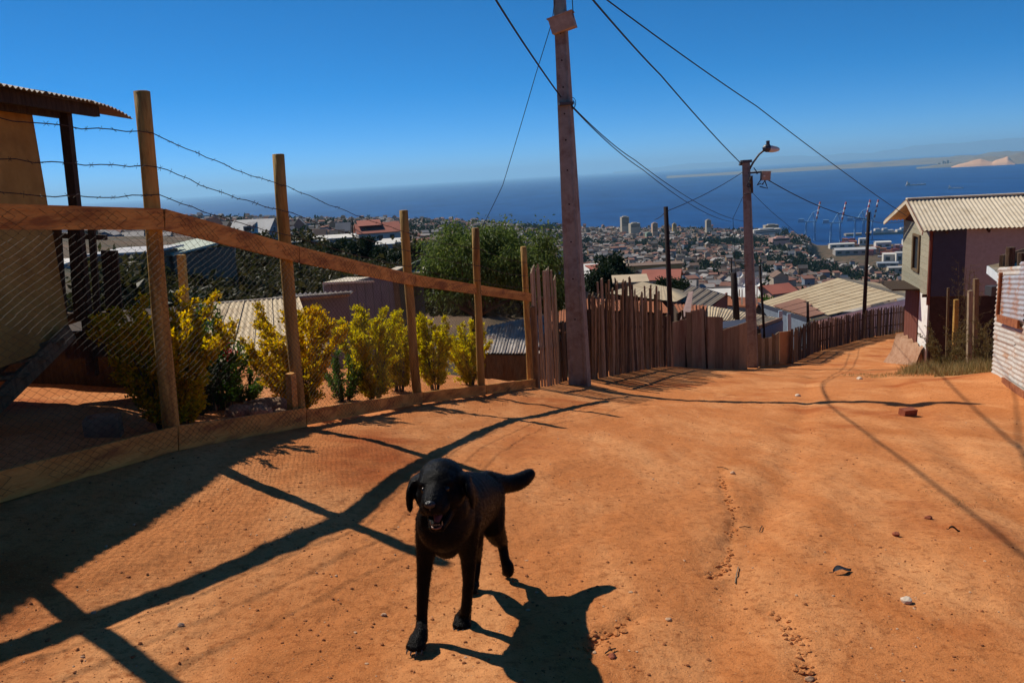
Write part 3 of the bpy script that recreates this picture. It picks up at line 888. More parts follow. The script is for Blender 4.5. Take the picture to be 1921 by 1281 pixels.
for (u, v, r_) in ((1387, 517, .16), (1392, 533, .30), (1420, 531, .22)):
    c = V3(at(u, v, 34)); mb = MB()
    axd = Vector((-.4, -.75, .5)).normalized()
    mb.tube([c + axd * s for s in (0, .05, .09, .1)], [r_ * .2, r_ * .7, r_, r_ * 1.01], 12, cap=False)
    mb.tube([c + axd * .1 + Vector((0, 0, -r_)), c + axd * (.1 + r_)], .012, 5)
    mb.tube([c, c - Vector((0, 0, .9))], .03, 6)
    tag(mb.build('satellite_dish', SHELLW, origin=c, smooth=True), {1387: 'small white dish on the thick black pole', 1392: 'large white satellite dish below the small one', 1420: 'white dish just right of the lamp pole'}[u], 'satellite dish')
mb = MB(); mb.tube([at(1390, 575, 33.9), at(1391, 545, 33.9)], .03, 6)

cable('overhead_cable', [at(1389, 306, 29), at(1240, 142, 18.5), at(1112, 0, 12.6), at(700, -520, 5.6), (-3.5, -14, 7.5)], .016, 'thick black cable climbing left from the lamp pole top', sag=.004)
cable('overhead_cable', [at(1700, 405, 26.6), at(1420, 200, 17), at(1138, 0, 11.5), at(600, -420, 5.4), (-3.2, -14, 7.2)], .010, 'thin cable running up left from the two-storey house gable', sag=.004)
cable('overhead_cable', [at(1052, 182, 14.9), at(992, 96, 12.1), at(930, 0, 9.8), at(600, -540, 4.6), (-4.2, -14, 6.8)], .014, 'cable reaching the concrete pole from the upper left', sag=.003)
cable('overhead_cable', [at(1074, 200, 14.9), at(1190, 300, 20), at(1395, 415, 42)], .010, 'upper of two wires sloping right from the concrete pole', sag=.012)
cable('overhead_cable', [at(1074, 202, 14.9), at(1205, 318, 21), at(1372, 416, 40)], .010, 'lower of two wires sloping right from the concrete pole', sag=.012)
cable('service_wire', [at(1043, -20, 14.8), at(1036, 40, 15), at(1005, 140, 16), at(943, 348, 19), at(905, 425, 21.5)], .008, 'service wire dropping from the pole box to the green tree', sag=.004)
cable('service_wire', [at(1073, -10, 14.8), at(1075, 25, 14.8), at(1076, 42, 14.8)], .009, 'short wire hanging beside the pole box', n=6)
cable('overhead_cable', [at(1395, 322, 29), at(1252, 396, 21.8)], .010, 'thin wire between the lamp pole and the slender dark pole', sag=.01)
cable('overhead_cable', [at(1250, 396, 21.8), at(1228, 412, 26)], .010, 'wire leaving the slender dark pole to the left', sag=.01)
cable('overhead_cable', [at(1441, 338, 28.6), at(1628, 412, 43.5)], .018, 'black cable sagging from the hanging box to the bend pole', sag=.014)
cable('overhead_cable', [at(1630, 414, 43.6), at(1712, 412, 31)], .014, 'cable from the bend pole to the two-storey house', sag=.01)
cable('overhead_cable', [at(1412, 362, 28.9), at(1470, 416, 36), at(1540, 470, 48)], .009, 'faint thin wire sloping right below the hanging box', sag=.006)
cable('overhead_cable', [at(1402, 350, 28.9), at(1375, 410, 33), at(1380, 515, 33)], .009, 'wire dropping from the lamp pole to the thick black stub', sag=.004)

# ------------------------------------------------------------------ building helpers
def corr4(mb, p00, p10, p01, p11, pitch=.09, amp=.010, nb=2, bow=None):
    """corrugated sheet on a four-cornered patch; waves across p00->p10, ridges run p00->p01"""
    p00, p10, p01, p11 = map(V3, (p00, p10, p01, p11))
    n = (p10 - p00).cross(p01 - p00).normalized()
    if n.z < 0 and abs(n.z) > .2: n = -n
    L = ((p10 - p00).length + (p11 - p01).length) / 2
    k = max(4, int(round(L / pitch)) * 4)
    V = []
    for j in range(nb + 1):
        t_ = j / nb
        for i in range(k + 1):
            s = i / k
            p = p00.lerp(p10, s).lerp(p01.lerp(p11, s), t_)
            V.append(p + n * (amp * math.cos(math.pi * i / 2)) + (Vector((0, 0, bow(s, t_))) if bow else Vector()))
    F = [(j * (k + 1) + i, j * (k + 1) + i + 1, (j + 1) * (k + 1) + i + 1, (j + 1) * (k + 1) + i) for j in range(nb) for i in range(k)]
    mb.add(V, F)
    return n

def roof_sheets(thing, p00, p10, p01, p11, n, mt, pitch=.09, amp=.010, name='roof_sheet', nb=2, lap=.004, rows=1, bow=None, jit=0.02):
    p00, p10, p01, p11 = map(V3, (p00, p10, p01, p11))
    for r_ in range(rows):
        for i in range(n):
            s0, s1 = i / n - (.012 if i else 0), (i + 1) / n
            t0, t1 = r_ / rows - (.02 if r_ else 0), (r_ + 1) / rows
            f = lambda s, t_: p00.lerp(p10, s).lerp(p01.lerp(p11, s), t_)
            mb = MB()
            up_ = Vector((0, 0, lap * (i % 2) + lap * 2.2 * r_ + random.uniform(0, .002)))
            j0, j1 = random.uniform(-jit, jit), random.uniform(-jit, jit)
            d = (f(s0, t1) - f(s0, t0)).normalized()
            corr4(mb, f(s0, t0) + up_ + d * j0, f(s1, t0) + up_ + d * j0, f(s0, t1) + up_ + d * j1, f(s1, t1) + up_ + d * j1, pitch, amp, nb, (lambda s, t_, a=s0, b=s1: bow(a + (b - a) * s, t_)) if bow else None)
            mb.build(name, mt[random.randrange(len(mt))] if isinstance(mt, list) else mt, thing, smooth=True)

def slab(mb, a, b, c, d, th):
    """flat plate on four corners with thickness th downwards along its normal"""
    a, b, c, d = map(V3, (a, b, c, d))
    n = (b - a).cross(d - a).normalized()
    if n.z < -.05: a, b, c, d = a, d, c, b; n = -n
    mb.hexa([a - n * th, b - n * th, c - n * th, d - n * th], [a, b, c, d])

def wall_panel(thing, a, b, z0, z1, mt, th=.1, name='wall', z1b=None, z0b=None):
    """upright wall from a to b (xy), bottom z0, top z1 (z1b at the b end)"""
    a, b = V3((a[0], a[1], 0)), V3((b[0], b[1], 0))
    d = (b - a).normalized(); n = Vector((d.y, -d.x, 0)) * th
    z1b = z1 if z1b is None else z1b; z0b = z0 if z0b is None else z0b
    Z = Vector((0, 0, 1))
    mb = MB(); mb.hexa([a + Z * z0, b + Z * z0b, b - n + Z * z0b, a - n + Z * z0], [a + Z * z1, b + Z * z1b, b - n + Z * z1b, a - n + Z * z1])
    return mb.build(name, mt, thing)

# ------------------------------------------------------------------ ochre house on the left with its porch
lh = empty('ochre_house', (-4.95, 8.0, -1.75), 'ochre plastered house with corrugated eave and shaded wooden porch at left', 'house')
EX, EZ = -3.88, 0.92
def yl(y0, y1): pass
wall_panel(lh, (-4.55, 7.9), (-4.55, .5), -1.36, 0.98, YELLOW, .14, 'side_wall')
wall_panel(lh, (-9.2, 7.9), (-4.69, 7.9), -1.36, 1.85, YELLOW, .14, 'end_wall', z1b=.98)
wall_panel(lh, (-9.2, .5), (-9.2, 8.0), -1.6, 1.95, YELLOW, .14, 'side_wall')
for i in range(11):
    y1 = 8.85 - i * .82; y0 = y1 - .86
    mb = MB()
    def bow(s, t_, i=i):
        if i == 0: return -.10 * s ** 2.2 * (1 - t_)
        return 0
    up_ = .006 * (i % 2)
    ex0, ex1 = EX + .02 * (8.85 - y0), EX + .02 * (8.85 - y1)
    corr4(mb, (ex0, y0, EZ + up_), (ex1, y1, EZ + up_), (-9.4, y0, 2.05 + up_), (-9.4, y1, 2.05 + up_), .076, .011, 4, bow)
    mb.build('roof_sheet', ZINC_OLD, lh, smooth=True)
for xo, y1, dz in ((-4.02, 8.35, -.075), (-4.2, 8.0, -.14)):
    mb = MB(); z_ = EZ + (EX - xo) * .204 + dz; mb.bar((xo, .5, z_), (xo, y1, z_), .06, .11); mb.build('eave_beam', W_DARK, lh)
for k in range(8):
    y = 7.95 - k * 1.05
    mb = MB(); mb.bar((-4.0, y, .945 - .06), (-9.2, y, 2.0 - .06), .05, .09); mb.build('rafter', W_DARK, lh)
pz = EZ + .05 - .10
mb = MB(); mb.bar((-4.30, 8.0, -1.75), (-4.14, 7.98, pz), .085, .085, up=(0, 1, 0)); mb.build('porch_post', W_DARK, lh)
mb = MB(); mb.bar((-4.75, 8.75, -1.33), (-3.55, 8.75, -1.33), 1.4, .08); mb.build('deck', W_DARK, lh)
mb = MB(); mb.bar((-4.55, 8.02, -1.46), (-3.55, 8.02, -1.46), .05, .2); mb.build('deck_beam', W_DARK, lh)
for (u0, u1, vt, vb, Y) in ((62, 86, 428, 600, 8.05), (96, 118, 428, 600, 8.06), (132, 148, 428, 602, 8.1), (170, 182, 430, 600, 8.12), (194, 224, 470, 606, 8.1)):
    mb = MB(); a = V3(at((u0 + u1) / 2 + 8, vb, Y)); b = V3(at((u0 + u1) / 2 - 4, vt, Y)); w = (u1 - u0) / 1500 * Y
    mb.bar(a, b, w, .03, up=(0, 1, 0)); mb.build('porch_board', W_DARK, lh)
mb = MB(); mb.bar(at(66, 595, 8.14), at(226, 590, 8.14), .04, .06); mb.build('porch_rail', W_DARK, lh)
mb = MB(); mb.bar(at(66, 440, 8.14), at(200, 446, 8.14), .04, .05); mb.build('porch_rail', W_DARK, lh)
mb = MB(); mb.bar(at(-40, 790, 6.6), at(132, 622, 7.7), .05, .16); mb.build('stair_stringer', W_BROWN, lh)
mb = MB(); mb.bar(at(-120, 790, 6.4), at(40, 640, 7.4), .05, .16); mb.build('stair_stringer', W_BROWN, lh)
for k in range(5):
    a = V3(at(-40, 790, 6.6)).lerp(V3(at(132, 622, 7.7)), .1 + k * .2); b = V3(at(-120, 790, 6.4)).lerp(V3(at(40, 640, 7.4)), .1 + k * .2)
    mb = MB(); mb.bar(a, b, .2, .03); mb.build('stair_tread', W_BROWN, lh)
wall_panel(lh, (-9.0, 9.45), (-3.7, 9.45), -3.4, -1.30, W_DARK, .06, 'added_sun_screen')  # unseen screen added below the floor to keep sun off the yard
wall_panel(lh, (-3.66, 9.42), (-3.66, 8.3), -3.2, -1.38, W_DARK, .05, 'added_sun_screen')  # side return of the added screen, also there to block sun

# ------------------------------------------------------------------ two-storey house on the right
K = gp(*at(1738, 686, 27.0)[:2]); HW = Vector((.966, -.26, 0)); HG = Vector((.26, .966, 0))
rh = empty('two_storey_house', K, 'two-storey house with cream corrugated gable roof on the right side of the road', 'house')
zb, zm, ze = K.z - .3, float(at(1738, 556, 27)[2]), float(at(1740, 428, 27)[2])
LEN, DEP = 9.5, 4.4
zr = float(at(1706, 380, 28.9)[2])
def hp(a, b, z): return Vector((K.x, K.y, 0)) + HW * a + HG * b + Vector((0, 0, z))
NAVY = mat('dark_blue_paint', (.045, .052, .080), (.038, .044, .068), 4, .8)
STUC = mat('grey_mauve_stucco', (.31, .29, .275), (.265, .245, .23), 8, .9, .15, 40)
LOWD = mat('dark_brown_boards', (.055, .032, .026), (.035, .02, .017), 6, .9, rnd=.2)
SIDING = mat('green_grey_siding', (.36, .33, .235), (.28, .245, .165), 7, .85, .3, 20, (1, 1, 4), rnd=.14)
DOORM = mat('red_brown_door', (.19, .060, .035), (.13, .040, .024), 5, .8, .15, 20, (4, 4, .6))
# long wall towards the camera
wall_panel(rh, hp(0, 0, 0), hp(1.0, 0, 0), zm, ze, NAVY, -.1, 'blue_wall')
wall_panel(rh, hp(1.0, .01, 0), hp(LEN, .01, 0), zm, ze, STUC, -.1, 'stucco_wall')
wall_panel(rh, hp(.0, .06, 0), hp(LEN, .06, 0), zb, zm, LOWD, -.1, 'lower_wall')
mb = MB(); mb.bar(hp(-.25, -.03, zm + .02), hp(4, -.03, zm + .02), .05, .10); mb.build('storey_beam', W_DARK, rh)
# gable end towards the road: siding planks above, white wall and door below
nz = 11
for k in range(nz):
    z0 = zm - .05 + (ze - zm + .05) * k / nz; z1 = zm - .05 + (ze - zm + .05) * (k + 1) / nz - .008
    for (g0, g1) in (((0, 1.55), (2.5, DEP)) if 3 <= k <= 8 else ((0, DEP),)):
        mb = MB(); mb.bar(hp(-.02, g0, (z0 + z1) / 2), hp(-.02, g1, (z0 + z1) / 2), .03 + .004 * (k % 3), z1 - z0); mb.build('siding_plank', SIDING, rh)
wall_panel(rh, hp(.02, DEP, 0), hp(.02, 0.11, 0), zm - .05, ze, W_DARK, .05, 'backing_wall')
mb = MB(); mb.hexa([hp(0, 0, ze), hp(.06, 0, ze), hp(.06, DEP, ze), hp(0, DEP, ze)], [hp(0, DEP / 2 - .01, zr - .15), hp(.06, DEP / 2 - .01, zr - .15), hp(.06, DEP / 2 + .01, zr - .15), hp(0, DEP / 2 + .01, zr - .15)]); mb.build('gable_board', DOORM, rh)
wf = MB(); zc0, zc1 = zm + (ze - zm) * 3 / nz, zm + (ze - zm) * 9 / nz
for a, b in ((hp(-.05, 1.55, zc0), hp(-.05, 1.55, zc1)), (hp(-.05, 2.5, zc0), hp(-.05, 2.5, zc1))): wf.bar(a, b, .09, .1, up=(1, 0, 0))
for z_ in (zc0, zc1): wf.bar(hp(-.05, 1.5, z_), hp(-.05, 2.55, z_), .09, .08)
w = wf.build('window_frame', W_BROWN, rh)
mb = MB(); mb.box(hp(.0, 2.02, (zc0 + zc1) / 2), (.02, .9, zc1 - zc0), (0, 0, math.atan2(HG.y, HG.x) - math.pi / 2)); mb.build('pane', GLASS, w)
wall_panel(rh, hp(-.03, 1.35, 0), hp(-.03, .1, 0), zb, zm - .07, WHITE, .1, 'white_wall')
for k in range(5):
    g0 = 1.40 + k * .42
    wall_panel(rh, hp(-.06, g0 + .40, 0), hp(-.06, g0, 0), K.z + .45 - .04 * k, zm - .02, DOORM, .05, 'door_plank')
mb = MB(); mb.bar(hp(-.5, 1.3, zm + .03), hp(-.5, 3.9, zm - .02), .9, .06); mb.build('porch_canopy', W_DARK, rh)
# corner battens and rafters
rs_ = (zr - ze) / (DEP / 2)
mb = MB(); mb.bar(hp(-.06, -.05, zm - .3), hp(-.06, -.05, ze), .09, .07, up=(0, 1, 0)); mb.build('corner_batten', DOORM, rh)
for k in range(8):
    mb = MB(); a = .35 + k * 1.25; mb.bar(hp(a, -.36, ze - .36 * rs_ - .02), hp(a, .5, ze + .5 * rs_ - .02), .06, .10); mb.build('rafter_tail', W_DARK, rh)
ov = .42
rs_ = (zr - ze) / (DEP / 2)
E0, E1 = hp(-ov, -ov, ze - ov * rs_ + .10), hp(LEN, -ov, ze - ov * rs_ + .10)
A0, A1 = hp(-ov, DEP / 2, zr + .10), hp(LEN, DEP / 2, zr + .10)
roof_sheets(rh, E0, E1, A0, A1, 11, ZINC_CREAM, .13, .020, nb=2)
B0, B1 = hp(-ov - .25, DEP + ov, ze - ov * rs_ + .10), hp(LEN, DEP + ov, ze - ov * rs_ + .10)
roof_sheets(rh, A0, A1, B0, B1, 11, ZINC_CREAM, .13, .020, nb=2)
mb = MB(); mb.bar(A0 + Vector((0, 0, .02)), A1 + Vector((0, 0, .02)), .3, .05); mb.build('ridge_cap', ZINC_CREAM, rh)
for (q0, q1) in ((E0, A0), (A0, B0)):
    mb = MB(); mb.bar(q0 - Vector((0, 0, .1)), q1 - Vector((0, 0, .1)), .04, .12); mb.build('barge_board', ZINC_CREAM, rh)
mb = MB(); slab(mb, E0 - Vector((0, 0, .03)), A0 - Vector((0, 0, .03)), A0 + HW * .4 - Vector((0, 0, .03)), E0 + HW * .4 - Vector((0, 0, .03)), .02); mb.build('soffit', DOORM, rh)
# mortar footing under the door
mb = MB()
NV = 14
prof = []
for k in range(NV + 1):
    g = .15 + k * 3.3 / NV
    zt = K.z + .62 - .02 * k + .10 * math.sin(k * 1.9) + .05 * math.sin(k * 4.1)
    out_ = .12 + .035 * k + .05 * math.sin(k * 2.7)
    q = hp(-out_ - .25, g, 0); zg = gp(q.x, q.y).z - .15
    prof.append([hp(-.08, g, zt), hp(-.12 - out_ * .35, g, zt - .06), hp(-out_ * .8, g, zt * .45 + zg * .55), hp(-out_ - .25, g, zg)])
mb.add([p for r_ in prof for p in r_], [(i * 4 + j, i * 4 + j + 1, i * 4 + j + 5, i * 4 + j + 4) for i in range(NV) for j in range(3)] + [(0, 3, 2, 1)])
mb.build('mortar_footing', MORTAR, rh, smooth=True)

# ------------------------------------------------------------------ corrugated shed at the right edge
cs = gp(8.35, 13.5); sdv = Vector((-.39, -.92, 0)).normalized(); snv = Vector((-.92, .39, 0))
sh = empty('corrugated_shed', cs, 'rusty pale corrugated iron shed at the right edge of the road', 'shed')
def sp(a, z, o=0.0): 
    q = cs + sdv * a + snv * o; return Vector((q.x, q.y, gp(q.x, q.y).z * 0 + cs.z + a * .14 + z))
H_ = [0, .62, 1.18, 1.9]
ZP = [mat('pale_streaked_iron', (.56, .52, .46), (.43, .39, .34), 5, .65, .2, 20, (1, 1, 3), c3=(.40, .23, .13), s3=1.1, spec=.35, rnd=.08), mat('grey_iron_sheet', (.40, .40, .42), (.32, .31, .33), 4, .55, .2, 20, c3=(.36, .15, .06), s3=1.5, spec=.4)]
for k, (a0, a1, z0, z1, mt, of) in enumerate(((0, 1.9, -.1, .66, ZP[0], 0), (0, 1.9, .6, 1.22, ZP[0], .012), (.12, 2.0, 1.16, 1.84, ZP[0], .024), (1.85, 4.2, -.1, .72, ZP[0], .012), (1.85, 4.2, .66, 1.3, ZP[0], .02), (.75, 2.6, 1.02, 1.7, ZP[1], .05), (1.95, 4.2, 1.25, 1.9, ZP[1], .03))):
    mb = MB(); corr4(mb, sp(a0, z0, of), sp(a0, z1, of), sp(a1, z0, of), sp(a1, z1, of), .076, .011, 6, lambda s, t_, k=k: 0)
    mb.build('iron_sheet', mt, sh, smooth=True)
for (a0, a1, z, hgt) in ((.7, 2.4, 1.0, .12), (1.5, 3.2, .02, .14)):
    mb = MB(); mb.bar(sp(a0, z, .075), sp(a1, z - .02, .075), .03, hgt); mb.build('rusty_strip', RUST, sh)
mb = MB(); mb.bar(sp(.72, 1.05, .08), sp(.76, 1.75, .08), .05, .03, up=(0, 1, 0)); mb.build('rusty_strip', RUST, sh)
mb = MB(); mb.bar(sp(.03, -.3, -.06), sp(.05, 1.85, -.06), .09, .09, up=(0, 1, 0)); mb.build('corner_post', W_GREY, sh)
mb = MB(); mb.bar(sp(.1, 1.80, -.08), sp(4.2, 1.8, -.08), .07, .07); mb.build('wall_plate', W_BROWN, sh)
for (u0, v0, u1, v1, Y, r_) in ((1891, 512, 1896, 464, 13.1, .07), (1914, 530, 1919, 474, 12.4, .075)):
    mb = MB(); mb.tube([at(u0, v0 + 40, Y), at(u1, v1, Y)], r_, 8); mb.build('roof_post', W_DARK, sh)
# low roof behind it with pale blue fascia
r00, r10, r01, r11 = at(1853, 499, 15.0), at(1881, 520, 13.6), at(1990, 470, 16.5), at(2020, 496, 14.6)
roof_sheets(sh, r00, r10, r01, r11, 2, ZINC_CREAM, .09, .012, nb=2)
mb = MB(); mb.bar(V3(r00) - Vector((0, 0, .07)), V3(r10) - Vector((0, 0, .07)), .03, .14); mb.build('fascia_board', mat('pale_blue_paint', (.62, .68, .70), (.52, .57, .58), 5, .7), sh)
mb = MB(); mb.box(at(1864, 545, 14.3), (.2, .2, .17)); mb.build('fixture_box', METAL_DARK, sh)
wall_panel(sh, at(1874, 600, 14.6), at(1980, 600, 17.0), cs.z - .5, cs.z + 1.9, W_DARK, .06, 'rear_wall')

# ------------------------------------------------------------------ houses just below the garden and the road
# long shed with a dusty tan roof behind the shrubs
def hut(name, label, roof, mt, nsheet, base_drop, wallmt, pitch=.1, amp=.014, cat='shed', back=None, rows=1, th_=.1, nb=2):
    """roof: four points eave-left, eave-right, ridge-left, ridge-right; walls stand under the edges"""
    p = [V3(q) for q in roof]
    c = (p[0] + p[1] + p[2] + p[3]) / 4
    t = empty(name, (c.x, c.y, p[0].z - base_drop), label, cat)
    roof_sheets(t, p[0], p[1], p[2], p[3], nsheet, mt, pitch, amp, rows=rows, nb=nb)
    ctr = Vector((c.x, c.y, 0))
    def ins(q): 
        d = Vector((q.x, q.y, 0)) - ctr; return ctr + d * .95
    zb_ = min(q.z for q in p) - base_drop
    order = [p[0], p[1], p[3], p[2]]
    for a, b in zip(order, order[1:] + order[:1]):
        ia, ib = ins(a), ins(b)
        wall_panel(t, ia, ib, zb_, a.z - .08, wallmt, .08 if 1 else 0, 'wall', z1b=b.z - .08)
    return t
t = hut('dusty_roof_shed', 'long shed with dusty cream corrugated roof behind the yellow shrubs', (at(250, 690, 12.8), at(600, 668, 13.6), at(352, 575, 17.6), at(560, 556, 18.4)), ZINC_TAN, 8, 3.0, GREYWALL, .11, .016)
rA, rB = V3(at(340, 577, 17.7)), V3(at(657, 551, 18.6))
mb = MB(); mb.tube([rA, rB], .06, 8); mb.build('ridge_pole', ZINC_OLD, t)
mb = MB(); mb.bar(at(300, 626, 15.2), at(492, 612, 15.8), .07, .05); mb.build('roof_batten', W_GREY, t)
mb = MB(); corr4(mb, at(525, 561, 18.2), at(660, 552, 18.5), at(535, 552, 19.4), at(668, 546, 19.6), .12, .03, 1); mb.build('roof_sheet', ZINC_OLD, t, smooth=True)
wall_panel(t, at(530, 590, 18.5), at(655, 590, 18.9), float(at(530, 650, 18.5)[2]), float(at(530, 560, 18.5)[2]), GREYWALL, -.08, 'wall')
mb = MB(); mb.bar(at(322, 610, 15), at(366, 596, 15.2), .03, .32); mb.build('loose_panel', RUST, t)
mb = MB(); mb.bar(at(352, 640, 16.5), at(340, 478, 16.5), .14, .14, up=(0, 1, 0)); tag(mb.build('wooden_post', W_POST, origin=at(352, 640, 16.5)), 'short wooden post behind the first fence panel by the dusty roof', 'post')

t = empty('grey_sheet_house', at(690, 650, 24), 'grey metal sheet house with thin white roof behind the shrubs', 'house')
g0, g1, g2 = at(612, 600, 22.5), at(748, 600, 23.5), at(796, 600, 26.5)
zl, zh_, zf = float(at(680, 527, 23)[2]), float(at(740, 508, 23.5)[2]), float(at(690, 690, 23)[2])
W_ = 9
for k in range(W_):
    a = V3(g0).lerp(V3(g1), k / W_); b = V3(g0).lerp(V3(g1), (k + 1) / W_ - .006)
    wall_panel(t, a, b, zf, zl + (zh_ - zl) * max(0, (k - 3)) / 6, GREYWALL, -.06, 'wall_sheet', z1b=zl + (zh_ - zl) * max(0, (k - 2)) / 6)
wall_panel(t, g1, g2, zf, zh_, mat('green_grey_sheet', (.14, .15, .13), (.11, .12, .10), 3, .85), -.06, 'side_wall')
mb = MB(); mb.bar((g1[0] + .05, g1[1] - .08, zf), (g1[0] + .02, g1[1] - .08, zh_), .16, .1, up=(0, 1, 0)); mb.build('corner_post', W_BROWN, t)
mb = MB(); slab(mb, at(605, 530, 22.2), at(700, 526, 23.0), at(745, 519, 26), at(650, 520, 26), .06); mb.build('roof', ZINC_CREAM, t)
mb = MB(); slab(mb, at(722, 509, 23.2), at(802, 512, 25.5), at(830, 500, 29), at(745, 500, 28), .06); mb.build('roof', ZINC_CREAM, t)
mb = MB(); mb.bar((g0[0], g0[1] - .09, zf + 1.45), (g1[0], g1[1] - .09, zf + 1.3), .05, .07); mb.build('wall_rail', W_BROWN, t)

t = hut('grey_roof_lean_to', 'low lean-to with weathered grey corrugated roof seen through the last fence panel', (at(900, 662, 19.5), at(1012, 664, 20.5), at(915, 612, 24.5), at(1030, 588, 26)), ZINC_GREY, 5, 2.2, W_DARK, .13, .02)
t = hut('rust_roof_lean_to', 'small rust-brown roof left of the concrete pole', (at(1015, 640, 24), at(1060, 636, 24.6), at(1025, 585, 29), at(1062, 580, 29.5)), RUST, 2, 2.0, W_DARK, .13, .02)
t = hut('brown_roof_shed', 'rust-brown low roof glimpsed above the ragged pickets', (at(1095, 580, 26), at(1260, 588, 30), at(1095, 560, 31), at(1240, 566, 34)), RUST, 6, 2.6, W_DARK, .13, .02)

# hipped tan roof
t = empty('hipped_roof_house', at(1215, 620, 46), 'house with broad tan hipped roof above the ragged pickets', 'house')
hA, hB, hC, hD, hT1, hT2 = at(1140, 550, 40), at(1268, 566, 40), at(1300, 549, 52), at(1190, 537, 53), at(1205, 528.5, 47), at(1250, 538, 46)
for n_, q in (('roof_plane', (hA, hB, hT1, hT2)), ('roof_plane', (hB, hC, hT2, hT2)), ('roof_plane', (hD, hA, hT1, hT1)), ('roof_plane', (hC, hD, hT2, hT1))):
    mb = MB(); corr4(mb, *q, .2, .010, 2); mb.build(n_, ZINC_TAN, t, smooth=True)
for a, b in ((hA, hB), (hB, hC), (hC, hD), (hD, hA)):
    wall_panel(t, (a[0] * .99, a[1] * 1.0 + .3), (b[0] * .99, b[1] + .3), min(a[2], b[2]) - 3.2, a[2] - .1, LOWD, .1, 'wall', z1b=b[2] - .1)
# grey-brown gable roof
t = empty('gable_roof_house', at(1320, 610, 50), 'house with grey-brown gable roof and red-brown gable wall', 'house')
q = (at(1262, 562, 46), at(1327, 578, 44), at(1297, 536, 50), at(1362, 554, 48))
roof_sheets(t, *q, 5, mat('grey_brown_roof', (.33, .27, .20), (.26, .20, .145), 4, .8, rnd=.1), .2, .03)
q2 = (at(1297, 536, 50), at(1362, 554, 48), at(1335, 545, 56), at(1390, 562, 53))
roof_sheets(t, *q2, 4, ZINC_OLD, .2, .03)
wall_panel(t, q[1], at(1362, 570, 50), q[1][2] - 2.4, q[1][2] - .1, DOORM, -.1, 'gable_wall', z1b=q[3][2] - .15)
wall_panel(t, q[0], q[1], q[1][2] - 2.4, q[0][2] - .1, LOWD, -.1, 'wall', z1b=q[1][2] - .1)
mb = MB(); slab(mb, at(1345, 572, 56), at(1420, 575, 52), at(1430, 560, 62), at(1360, 555, 62), .1); tag(mb.build('pink_roof_hut', RUST, origin=at(1380, 575, 56)), 'low rust-pink roof between the gable roof and lamp pole', 'hut')
# beige lean-to with blue wall
t = empty('beige_flat_roof_hut', at(1400, 640, 33), 'hut with flat beige roof and blue-grey wall behind the lamp pole', 'hut')
q = (at(1326, 596, 31), at(1424, 612, 32.5), at(1326, 573, 37), at(1466, 597, 38.5))
roof_sheets(t, *q, 5, ZINC_TAN, .16, .022)
BLUEW = mat('pale_blue_wall', (.20, .24, .30), (.15, .18, .23), 3, .85)
wall_panel(t, q[1], q[3], q[1][2] - 2.0, q[1][2] - .12, BLUEW, -.08, 'wall', z1b=q[3][2] - .12)
wall_panel(t, q[0], q[1], q[1][2] - 2.0, q[0][2] - .12, W_DARK, -.08, 'wall', z1b=q[1][2] - .12)
mb = MB(); mb.bar(V3(q[1]) + Vector((0, -.05, -.02)), V3(q[3]) + Vector((0, -.05, -.02)), .05, .16); mb.build('fascia_board', MORTAR, t)
mb = MB(); slab(mb, at(1356, 616, 28.5), at(1404, 607, 30), at(1404, 598, 32), at(1356, 603, 31), .06); mb.build('canopy', NAVY, t)
# large tan roof
t = empty('large_tan_roof_house', at(1560, 640, 50), 'large house with broad tan corrugated gable roof beyond the picket fence', 'house')
A_, B_, C_, D_ = at(1572, 522, 62), at(1698, 557, 52), at(1517, 600, 46.5), at(1421, 569, 55)
roof_sheets(t, D_, C_, A_, B_, 11, ZINC_TAN, .24, .012, rows=3, nb=1)
for s in (.36, .43, .5):
    mb = MB(); a = V3(D_).lerp(V3(C_), s).lerp(V3(A_).lerp(V3(B_), s), .02); b = V3(D_).lerp(V3(C_), s + .12).lerp(V3(A_).lerp(V3(B_), s + .12), .30)
E_, F_ = at(1640, 530, 70), at(1760, 560, 60)
roof_sheets(t, A_, B_, E_, F_, 8, ZINC_TAN, .24, .03, nb=1)
REDR = mat('faded_red_iron', (.42, .21, .14), (.36, .19, .13), 3, .85, rnd=.1)
f_ = lambda s, k: V3(D_).lerp(V3(C_), s).lerp(V3(A_).lerp(V3(B_), s), k) + Vector((0, 0, .09))
for k in range(4):
    mb = MB(); corr4(mb, f_(.30 + k * .17, .02), f_(.30 + k * .17 + .165, .02), f_(.30 + k * .17, .30 - .04 * k), f_(.30 + k * .17 + .165, .30 - .04 * k), .24, .03, 1); mb.build('patched_roof_sheet', REDR, t, smooth=True)
mb = MB(); mb.bar(V3(D_) - Vector((0, .1, .12)), V3(C_) - Vector((0, .1, .12)), .06, .42); mb.build('fascia_board', NAVY, t)
wall_panel(t, D_, C_, C_[2] - 2.2, D_[2] - .2, BLUEW, -.1, 'wall', z1b=C_[2] - .2)
wall_panel(t, C_, B_, C_[2] - 2.0, C_[2] - .15, WHITE, -.1, 'gable_wall', z1b=B_[2] - .15)
for (u, v0, v1) in ((1465, 583, 640), (1481, 588, 634)):
    mb = MB(); mb.bar(at(u, v1, 47), at(u - 1, v0, 47), .22, .1, up=(0, 1, 0)); mb.build('wall_post', mat('light_blue_paint', (.40, .52, .62), (.34, .45, .55), 3, .8), t)
t = hut('rust_sheds', 'patched rust roof low between the hipped roof and the pole fence', (at(1270, 585, 34), at(1322, 590, 35), at(1262, 570, 39), at(1326, 573, 40)), RUST, 3, 2.0, W_DARK, .2, .03)
